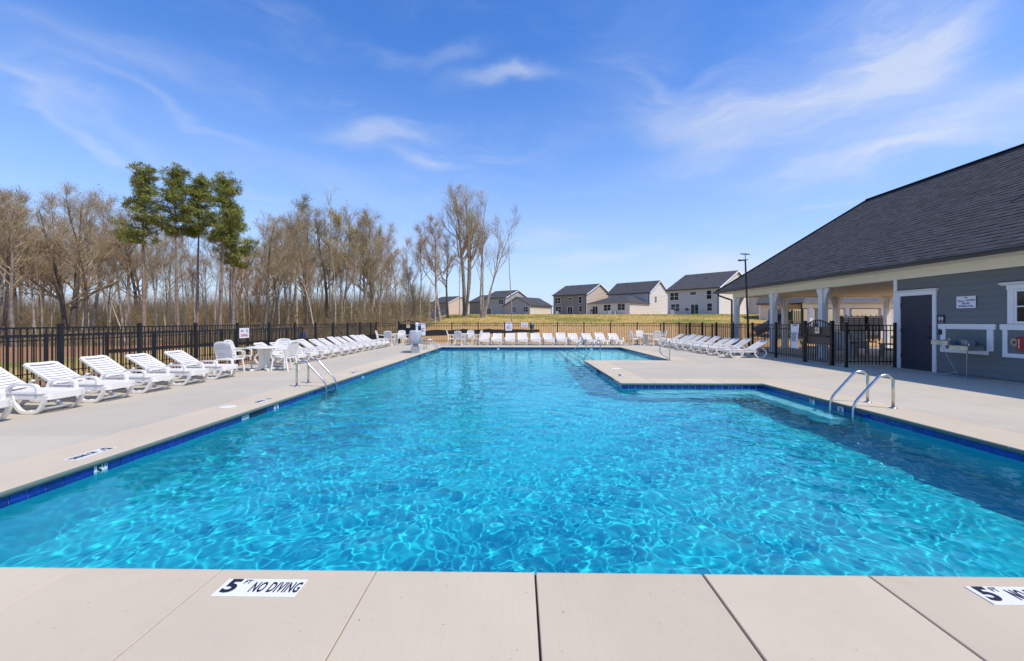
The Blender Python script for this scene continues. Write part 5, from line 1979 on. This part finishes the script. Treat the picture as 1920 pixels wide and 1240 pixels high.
def bare_tree(seed, H=18.0, r0=.2, fork=.35, spread=.5, lim=14, twigs=1500, bud=None, nbud=0, vase=False, bark='bark', twig='twig', lean=0.0, multi=1):
    """returns (trunk mesh, crown mesh)"""
    rng = np.random.default_rng(seed)
    T, C = Limbs(), Limbs()
    tips = []

    def walk(p, d, L, n, up, wob):
        pts = [np.array(p, float)]
        d = np.array(d, float)
        for _ in range(n):
            d = d + rng.normal(0, wob, 3) + np.array([0, 0, up])
            d /= np.linalg.norm(d)
            pts.append(pts[-1] + d * L / n)
        return np.array(pts), d

    def branch(p, d, L, r, lev):
        n = 6 if lev == 1 else (4 if lev == 2 else 3)
        pts, dd = walk(p, d, L, n, .10 if lev < 3 else .05, .13)
        rad = np.linspace(r, r * .35, len(pts))
        if lev == 1:
            C.tube(pts, rad, 4)
        else:
            C.tube(pts, rad, 3)
        if lev < 3:
            k = int((7 if lev == 1 else 5) * (.7 + .6 * rng.random()))
            for _ in range(k):
                t = rng.uniform(.25, 1.0)
                i = min(int(t * n), n - 1)
                q = pts[i] + (pts[i + 1] - pts[i]) * (t * n - i)
                ax = rng.normal(size=3)
                base = pts[i + 1] - pts[i]
                base /= np.linalg.norm(base)
                nd = base + ax / np.linalg.norm(ax) * rng.uniform(.5, 1.0)
                nd[2] += .15
                nd /= np.linalg.norm(nd)
                branch(q, nd, L * rng.uniform(.35, .6), r * (1 - .65 * t) * .6, lev + 1)
        e = pts[-1] - pts[-2]
        e = e / (np.linalg.norm(e) + 1e-9)
        tips.append((pts[-1], e))
        tips.append((pts[-2], e))
        tips.append(((pts[-1] + pts[-2]) / 2, e))
        if lev >= 2:
            tips.append((pts[1], e))

    stems = []
    for s in range(multi):
        ang = rng.uniform(0, 6.28)
        tilt = (lean if multi == 1 else .06 + .12 * s) * (1 if s else .6)
        if multi > 3:
            ang = rng.normal(0, .7) if s else math.pi
            tilt = .10 + .085 * s
        d = np.array([math.cos(ang) * tilt, math.sin(ang) * tilt, 1.0])
        if lean and multi == 1:
            d = np.array([lean, 0, 1.0])
        h = H * (1 if s == 0 else rng.uniform(.75, .97))
        pts, _ = walk((0.12 * s * math.cos(ang), .12 * s * math.sin(ang), -.3), d / np.linalg.norm(d), h, 14, .035, .035)
        rad = r0 * (1 if s == 0 else .75) * np.linspace(1, .08, len(pts)) ** .85
        rad[0] *= 1.35
        T.tube(pts, rad, 7)
        k = int(lim * (1 if s == 0 else .6))
        for j in range(k):
            t = fork + (1 - fork) * (j + rng.random()) / k
            i = min(int(t * 14), 13)
            q = pts[i] + (pts[i + 1] - pts[i]) * (t * 14 - i)
            a = rng.uniform(0, 6.28)
            el = rng.uniform(.35, .95) if not vase else (rng.uniform(.9, 1.6) if vase is True else rng.uniform(.65, 1.5))
            nd = np.array([math.cos(a), math.sin(a), el])
            nd /= np.linalg.norm(nd)
            L = h * spread * (1.08 - t) * rng.uniform(.55, 1.05) + .7
            branch(q, nd, L, max(.012, rad[i] * .55), 1)
        tips.append((pts[-1], np.array([0, 0, 1.0])))
    tdir = np.array([t_[1] for t_ in tips])
    tips = np.array([t_[0] for t_ in tips])
    # fine twigs
    idx = rng.integers(0, len(tips), twigs)
    base = tips[idx] + rng.normal(0, .04, (twigs, 3))
    dirs = tdir[idx] * 1.0 + rng.normal(size=(twigs, 3)) * .42
    dirs[:, 2] += .22
    dirs /= np.linalg.norm(dirs, axis=1)[:, None]
    ln = rng.uniform(.4, 1.35, twigs)[:, None]
    w = rng.uniform(.006, .011, twigs)[:, None]
    side = np.cross(dirs, rng.normal(size=(twigs, 3)))
    side /= np.linalg.norm(side, axis=1)[:, None]
    mid = base + dirs * ln * .55 + rng.normal(0, .05, (twigs, 3))
    end = base + dirs * ln + rng.normal(0, .12, (twigs, 3))
    tv = np.stack([base - side * w, base + side * w, mid + side * w * .8, mid - side * w * .8], 1).reshape(-1, 3)
    tv2 = np.stack([mid - side * w * .8, mid + side * w * .8, end + side * w * .3, end - side * w * .3], 1).reshape(-1, 3)
    tf = np.arange(4 * twigs).reshape(-1, 4)
    V, F = C.arrays()
    Vs, Fs = [V, tv, tv2], [F, tf + len(V), tf + len(V) + len(tv)]
    mi = [np.zeros(len(F) + 2 * twigs)]
    mats = [M[twig]]
    if bud and nbud:
        pick = rng.integers(0, twigs, nbud)
        tt = rng.uniform(.2, 1.05, nbud)[:, None]
        c = base[pick] * (1 - tt) + end[pick] * tt + rng.normal(0, .09, (nbud, 3))
        qv, qf = quads(c, .05, rng, .6)
        o = sum(len(v) for v in Vs)
        Vs.append(qv)
        Fs.append(qf + o)
        mi.append(np.ones(len(qf)))
        mats.append(M[bud])
    cm = np_mesh('crown', np.concatenate(Vs), np.concatenate(Fs), *mats, mi=np.concatenate(mi))
    tvv, tff = T.arrays()
    tm = np_mesh('trunk', tvv, tff, M[bark], smooth=True)
    return tm, cm


def pine_tree(seed, H=23.0, r0=.28, base=.58, wide=3.2):
    rng = np.random.default_rng(seed)
    T, C = Limbs(), Limbs()
    pts = np.array([[.25 * math.sin(z * .12 + seed), .2 * math.cos(z * .1 + seed * 2), z] for z in np.linspace(-.3, H, 12)])
    T.tube(pts, r0 * np.linspace(1, .12, 12), 8)
    cl = []
    n = 46
    lv = 10
    for j in range(n):
        k_ = (j * lv) // n
        t = base + (1 - base) * ((k_ + .15 + .35 * rng.random()) / lv)
        z = t * H
        a = rng.uniform(0, 6.28)
        rel = (t - base) / (1 - base)
        L = wide * 1.12 * (.35 + .95 * math.sin(math.pi * (.18 + .74 * rel))) * rng.uniform(.3, 1.2) * (1 - .25 * rel)
        q = np.array([np.interp(z, pts[:, 2], pts[:, 0]), np.interp(z, pts[:, 2], pts[:, 1]), z])
        d = np.array([math.cos(a), math.sin(a), rng.uniform(.05, .45)])
        bp = [q]
        for k in range(5):
            d = d + rng.normal(0, .14, 3) + np.array([0, 0, .05])
            d /= np.linalg.norm(d)
            bp.append(bp[-1] + d * L / 5)
        bp = np.array(bp)
        C.tube(bp, np.linspace(.055, .015, 6), 4)
        for k in range(2, 6):
            for _ in range(2 + (k > 3)):
                off = rng.normal(0, .42, 3) * np.array([1, 1, .34]) * (1 if k < 5 else .7)
                cl.append((bp[k] + off, rng.uniform(.26, .5)))
                if _ % 2 == 0:
                    C.tube(np.array([bp[k], bp[k] + off * .5, bp[k] + off]), np.array([.016, .012, .008]), 3)
    for _ in range(10):
        cl.append((np.array([pts[-1, 0], pts[-1, 1], H]) + rng.normal(0, .4, 3), rng.uniform(.3, .5)))
    Vs, Fs = [], []
    V, F = C.arrays()
    Vs.append(V)
    Fs.append(F)
    off = len(V)
    nn = 0
    per = 30
    cs_, ds_, ls_ = [], [], []
    for c, s in cl:
        d = rng.normal(size=(per, 3))
        d[:, 2] = d[:, 2] * .8 + .35
        d /= np.linalg.norm(d, axis=1)[:, None]
        cs_.append(np.repeat(c[None, :], per, 0) + d * s * .25)
        ds_.append(d)
        ls_.append(s * rng.uniform(.6, 1.1, per))
    c = np.concatenate(cs_)
    d = np.concatenate(ds_)
    l = np.concatenate(ls_)[:, None]
    sd = np.cross(d, rng.normal(size=d.shape))
    sd /= np.linalg.norm(sd, axis=1)[:, None]
    w = .026
    qv = np.stack([c - sd * w * .4, c + sd * w * .4, c + d * l + sd * w, c + d * l - sd * w], 1).reshape(-1, 3)
    qf = np.arange(len(qv)).reshape(-1, 4) + off
    Vs.append(qv)
    Fs.append(qf)
    mi = np.concatenate([np.zeros(len(F)), np.ones(len(qf))])
    cm = np_mesh('crown', np.concatenate(Vs), np.concatenate(Fs), M['pine_bark'], M['needle'], mi=mi)
    tv, tf = T.arrays()
    tm = np_mesh('trunk', tv, tf, M['pine_bark'], smooth=True)
    return tm, cm


def plant_tree(name, label, cat, meshes, u, d, H, srcH, rz, group=None, sxy=1.0):
    x = side(u, d)
    z = tz(x, d)
    s = H / srcH
    o = thing(name, label, cat, (x, d, z), rz, group, scale=(s * sxy, s * sxy, s))
    put('trunk', meshes[0], o)
    put('crown', meshes[1], o)
    return o


def height_for(v, d, u):
    """height that puts a tree's top at picture row v"""
    x = side(u, d)
    return (603 - v) * d / FPX + EYE - tz(x, d)


def woods():
    rr = random.Random(21)
    # five pines
    pines = [(268, 50, 314, 2.0, 'tall pine, leftmost and fullest of the green pines'), (333, 51, 318, 1.6, 'tall pine second from the left of the green pines'),
             (376, 53, 335, 1.25, 'slender pine in the middle of the green pines'), (416, 51, 331, 1.4, 'tall pine fourth from the left of the green pines'),
             (434, 54, 395, 1.75, 'shorter pine with one long branch, rightmost of the green pines')]
    for i, (u, d, v, w, lab) in enumerate(pines):
        H = height_for(v, d, u)
        plant_tree('pine_tree', lab, 'pine tree', pine_tree(40 + i, H, .27 if i == 0 else .21, (.56, .62, .64, .60, .58)[i], w), u, d, H, H, 0)
    # named bare trees
    big = bare_tree(101, 24, .42, .42, .50, 30, 4200, 'bud_yellow', 5200, vase=2, twig='twig', multi=3)
    H = height_for(356, 72, 880)
    plant_tree('bare_tree', 'big bare tree with yellowish rounded crown in front of the houses', 'tree', big, 872, 72, H, 24, .4)
    va = bare_tree(102, 20, .2, .35, .42, 13, 2200, vase=True, twig='twig', multi=4)
    H = height_for(372, 66, 905)
    plant_tree('bare_tree', 'bare vase shaped tree right of the big yellowish tree', 'tree', va, 902, 66, H, 20, 0.0)
    sap = bare_tree(103, 15, .09, .8, .05, 4, 40, twig='twig')
    H = height_for(412, 56, 960)
    plant_tree('bare_sapling', 'thin pole-like bare sapling standing alone before the grey house', 'tree', sap, 960, 56, H, 15, 0)
    rd = bare_tree(104, 19, .3, .33, .5, 18, 2800, 'bud_orange', 900, twig='twig_red', lean=-.18)
    H = height_for(420, 64, 800)
    plant_tree('bare_tree', 'leaning bare tree with reddish buds left of the big yellowish tree', 'tree', rd, 826, 64, H, 19, 0)
    gr = bare_tree(105, 22, .24, .45, .36, 16, 1800, 'bud_green', 4200)
    H = height_for(376, 82, 545)
    plant_tree('bare_tree', 'tree with fresh green top rising above the brown wood', 'tree', gr, 545, 82, H, 22, 0)
    ye = bare_tree(106, 20, .24, .42, .42, 16, 1800, 'bud_yellow', 9000)
    H = height_for(405, 70, 640)
    plant_tree('bare_tree', 'tree with golden yellow buds in the middle of the wood', 'tree', ye, 640, 70, H, 20, 0)
    sn = bare_tree(107, 22, .2, .72, .3, 5, 120, vase=True)
    H = height_for(355, 68, 622)
    plant_tree('dead_tree', 'tall forked dead snag rising over the golden tree', 'tree', sn, 624, 68, H, 22, .9)
    br = bare_tree(108, 17, .40, .25, .55, 20, 2200, vase=2, bark='dark_bark', multi=2)
    H = height_for(370, 54, 133)
    plant_tree('bare_tree', 'dark spreading bare tree with a low fork left of the pines', 'tree', br, 133, 54, H, 17, .5)
    # leaning pale trunk
    x, y = side(238, 46.0), 46.0
    o = thing('leaning_trunk', 'slim pale trunk leaning left in front of the pines', 'tree', (x, y, tz(x, y)))
    lb = Limbs()
    lb.tube(np.array([[0, 0, -.2], [-.5, 0, 1.5], [-1.2, .1, 3.0], [-1.8, .1, 4.6]]), np.array([.07, .06, .045, .02]), 6)
    put('trunk', np_mesh('trunk', *lb.arrays(), M['pale_bark'], smooth=True), o)
    # the rest of the wood's edge
    kinds = [('bare_tree', bare_tree(s, H_, r_, f_, sp_, l_, t_, bud, nb, va_, bk, tw), H_, lab) for (s, H_, r_, f_, sp_, l_, t_, bud, nb, va_, bk, tw, lab) in [
        (1, 18, .20, .42, .34, 18, 1500, None, 0, True, 'bark', 'twig', 'bare grey brown tree'),
        (2, 18, .16, .46, .30, 17, 1400, 'bud_orange', 700, 2, 'bark', 'twig_red', 'bare rusty twigged tree'),
        (3, 18, .22, .40, .36, 18, 1500, 'bud_yellow', 800, True, 'bark', 'twig', 'bare upswept tree'),
        (4, 18, .15, .52, .26, 14, 1000, None, 0, 2, 'pale_bark', 'twig', 'slim bare tree with pale trunk'),
        (5, 18, .17, .44, .32, 18, 1400, 'bud_orange', 1800, True, 'bark', 'twig_red', 'bare orange budded tree'),
        (6, 18, .14, .50, .28, 14, 1000, None, 0, True, 'pale_bark', 'twig', 'slim pale bare tree with upswept limbs'),
        (7, 18, .26, .34, .46, 20, 1900, 'bud_yellow', 400, 2, 'dark_bark', 'twig', 'broad bare tree'),
        (8, 18, .12, .60, .20, 12, 800, None, 0, True, 'pale_bark', 'twig', 'very thin pale bare tree')]]

    def top_row(u):
        """outline of the wood against the sky"""
        return np.interp(u, [-400, -60, 0, 40, 90, 130, 200, 260, 330, 430, 480, 520, 580, 640, 690, 720, 745, 790, 830, 860],
                         [330, 318, 330, 385, 372, 370, 372, 400, 420, 420, 418, 392, 400, 395, 385, 420, 445, 410, 430, 470])
    def zone(u):
        for lim_, z_ in ((0, 'at the left picture edge'), (130, 'left of the dark spreading tree'), (250, 'left of the pines'), (450, 'among the pines'), (590, 'right of the pines'), (700, 'near the golden tree'), (760, 'right of the golden tree')):
            if u < lim_:
                return z_
        return 'close to the houses'
    us = list(np.linspace(-260, 742, 74)) + [768, 784, 800, 812, 846, 862, 768, 752]
    for i, u in enumerate(us):
        u = u + rr.uniform(-13, 13)
        near = rr.random()
        d = 50 + 16 * near + (10 if u > 560 else 0)
        if u < 30:
            d -= 6
        if 235 < u < 450:
            d = max(d, 58)
        v = top_row(u) + rr.choice((-4, 8, 25, 55, 80)) + rr.uniform(0, 14)
        nm, ms, sH, lab = kinds[rr.randrange(8) if not 235 < u < 450 else rr.choice((1, 3, 4, 5, 7))]
        H = height_for(v, d, u)
        plant_tree(nm, lab + ' in front wood ' + zone(u), 'tree', ms, u, d, H, sH, rr.uniform(0, 6.28), 'bare trees at the front edge of the wood', rr.uniform(.8, 1.15))
    for i in range(95):
        u = rr.uniform(-330, 735)
        d = rr.uniform(68, 105)
        v = top_row(u) + rr.uniform(20, 95)
        nm, ms, sH, lab = kinds[rr.randrange(8)]
        H = height_for(v, d, u)
        plant_tree(nm, lab + ' deep in the wood ' + zone(u), 'tree', ms, u, d, H, sH, rr.uniform(0, 6.28), 'bare trees deep in the wood', rr.uniform(.85, 1.25))
    # undergrowth and thicket: stuff
    rng = np.random.default_rng(77)
    n = 150000
    u = rng.uniform(-360, 800, n)
    d = np.where(rng.random(n) < .2, 46 + 14 * rng.random(n), 60 + 52 * rng.random(n) ** .75) + np.where(u > 600, 8, 0)
    x = side(u, d)
    z = terr(x, d)
    clump = .75 + .8 * np.clip(np.sin(x * .31 + 1.7 * np.sin(d * .23)) * np.sin(d * .37 + x * .11) + .45, 0, 1)
    h = rng.gamma(2.2, .75, n) * clump * np.where(d < 60, .5, 1.1 + (d - 60) / 11)
    h = np.minimum(h, np.where(d < 60, 1.7, 3.5 + 7.0 * rng.random(n) * np.clip((d - 52) / 40, 0, 1)))
    lean_ = rng.normal(0, .26, (n, 2)) * h[:, None]
    w = rng.uniform(.008, .022, n) * (1 + .3 * (h > 3))
    ax = rng.uniform(0, 6.28, n)
    sx, sy = np.cos(ax) * w, np.sin(ax) * w * .3
    b0 = np.stack([x, d, z], -1)
    m0 = b0 + np.stack([lean_[:, 0] * .35, lean_[:, 1] * .35, h * .5], -1)
    e0 = b0 + np.stack([lean_[:, 0], lean_[:, 1], h], -1)
    S = np.stack([sx + w * .6, sy, np.zeros(n)], -1)
    V = np.stack([b0 - S, b0 + S, m0 + S * .8, m0 - S * .8, e0 + S * .3, e0 - S * .3], 1).reshape(-1, 3)
    i6 = np.arange(n) * 6
    F = np.concatenate([np.stack([i6, i6 + 1, i6 + 2, i6 + 3], -1), np.stack([i6 + 3, i6 + 2, i6 + 4, i6 + 5], -1)])
    # side twigs and dead leaves
    k = 260000
    src = rng.integers(0, n, k)
    t = rng.uniform(.25, 1, k)[:, None]
    c = b0[src] * (1 - t) + e0[src] * t + rng.normal(0, .35, (k, 3))
    c[:, 2] = np.maximum(c[:, 2], terr(c[:, 0], c[:, 1]) + .05)
    qv, qf = quads(c, .16, rng, .10)
    V2 = np.concatenate([V, qv])
    F2 = np.concatenate([F, qf + len(V)])
    me = np_mesh('undergrowth', V2, F2, M['brush'])
    put('undergrowth', me, kind='stuff', label='dense dry brown brush on the floor of the wood')
    # rough grass on the rise and by the fences
    n = 16000
    gx = rng.uniform(-14, 62, n)
    gy = 53 + 36 * rng.random(n) ** 1.3
    ok = gx + .19 * gy > 1 + rng.normal(0, 2, n)
    gx, gy = gx[ok], gy[ok]
    n = len(gx)
    gz = terr(gx, gy)
    hh = rng.uniform(.04, .13, n)
    ax = rng.uniform(0, 6.28, n)
    b0 = np.stack([gx, gy, gz - .03], -1)
    S = np.stack([np.cos(ax) * .09, np.sin(ax) * .03, np.zeros(n)], -1)
    T_ = np.stack([rng.normal(0, .06, n), rng.normal(0, .06, n), hh], -1)
    V = np.stack([b0 - S, b0 + S, b0 + T_ + S * .4, b0 + T_ - S * .4], 1).reshape(-1, 3)
    me = np_mesh('rough_grass', V, np.arange(len(V)).reshape(-1, 4), M['grass'])
    put('rough_grass', me, kind='stuff', label='rough dry grass on the rise below the houses')


woods()
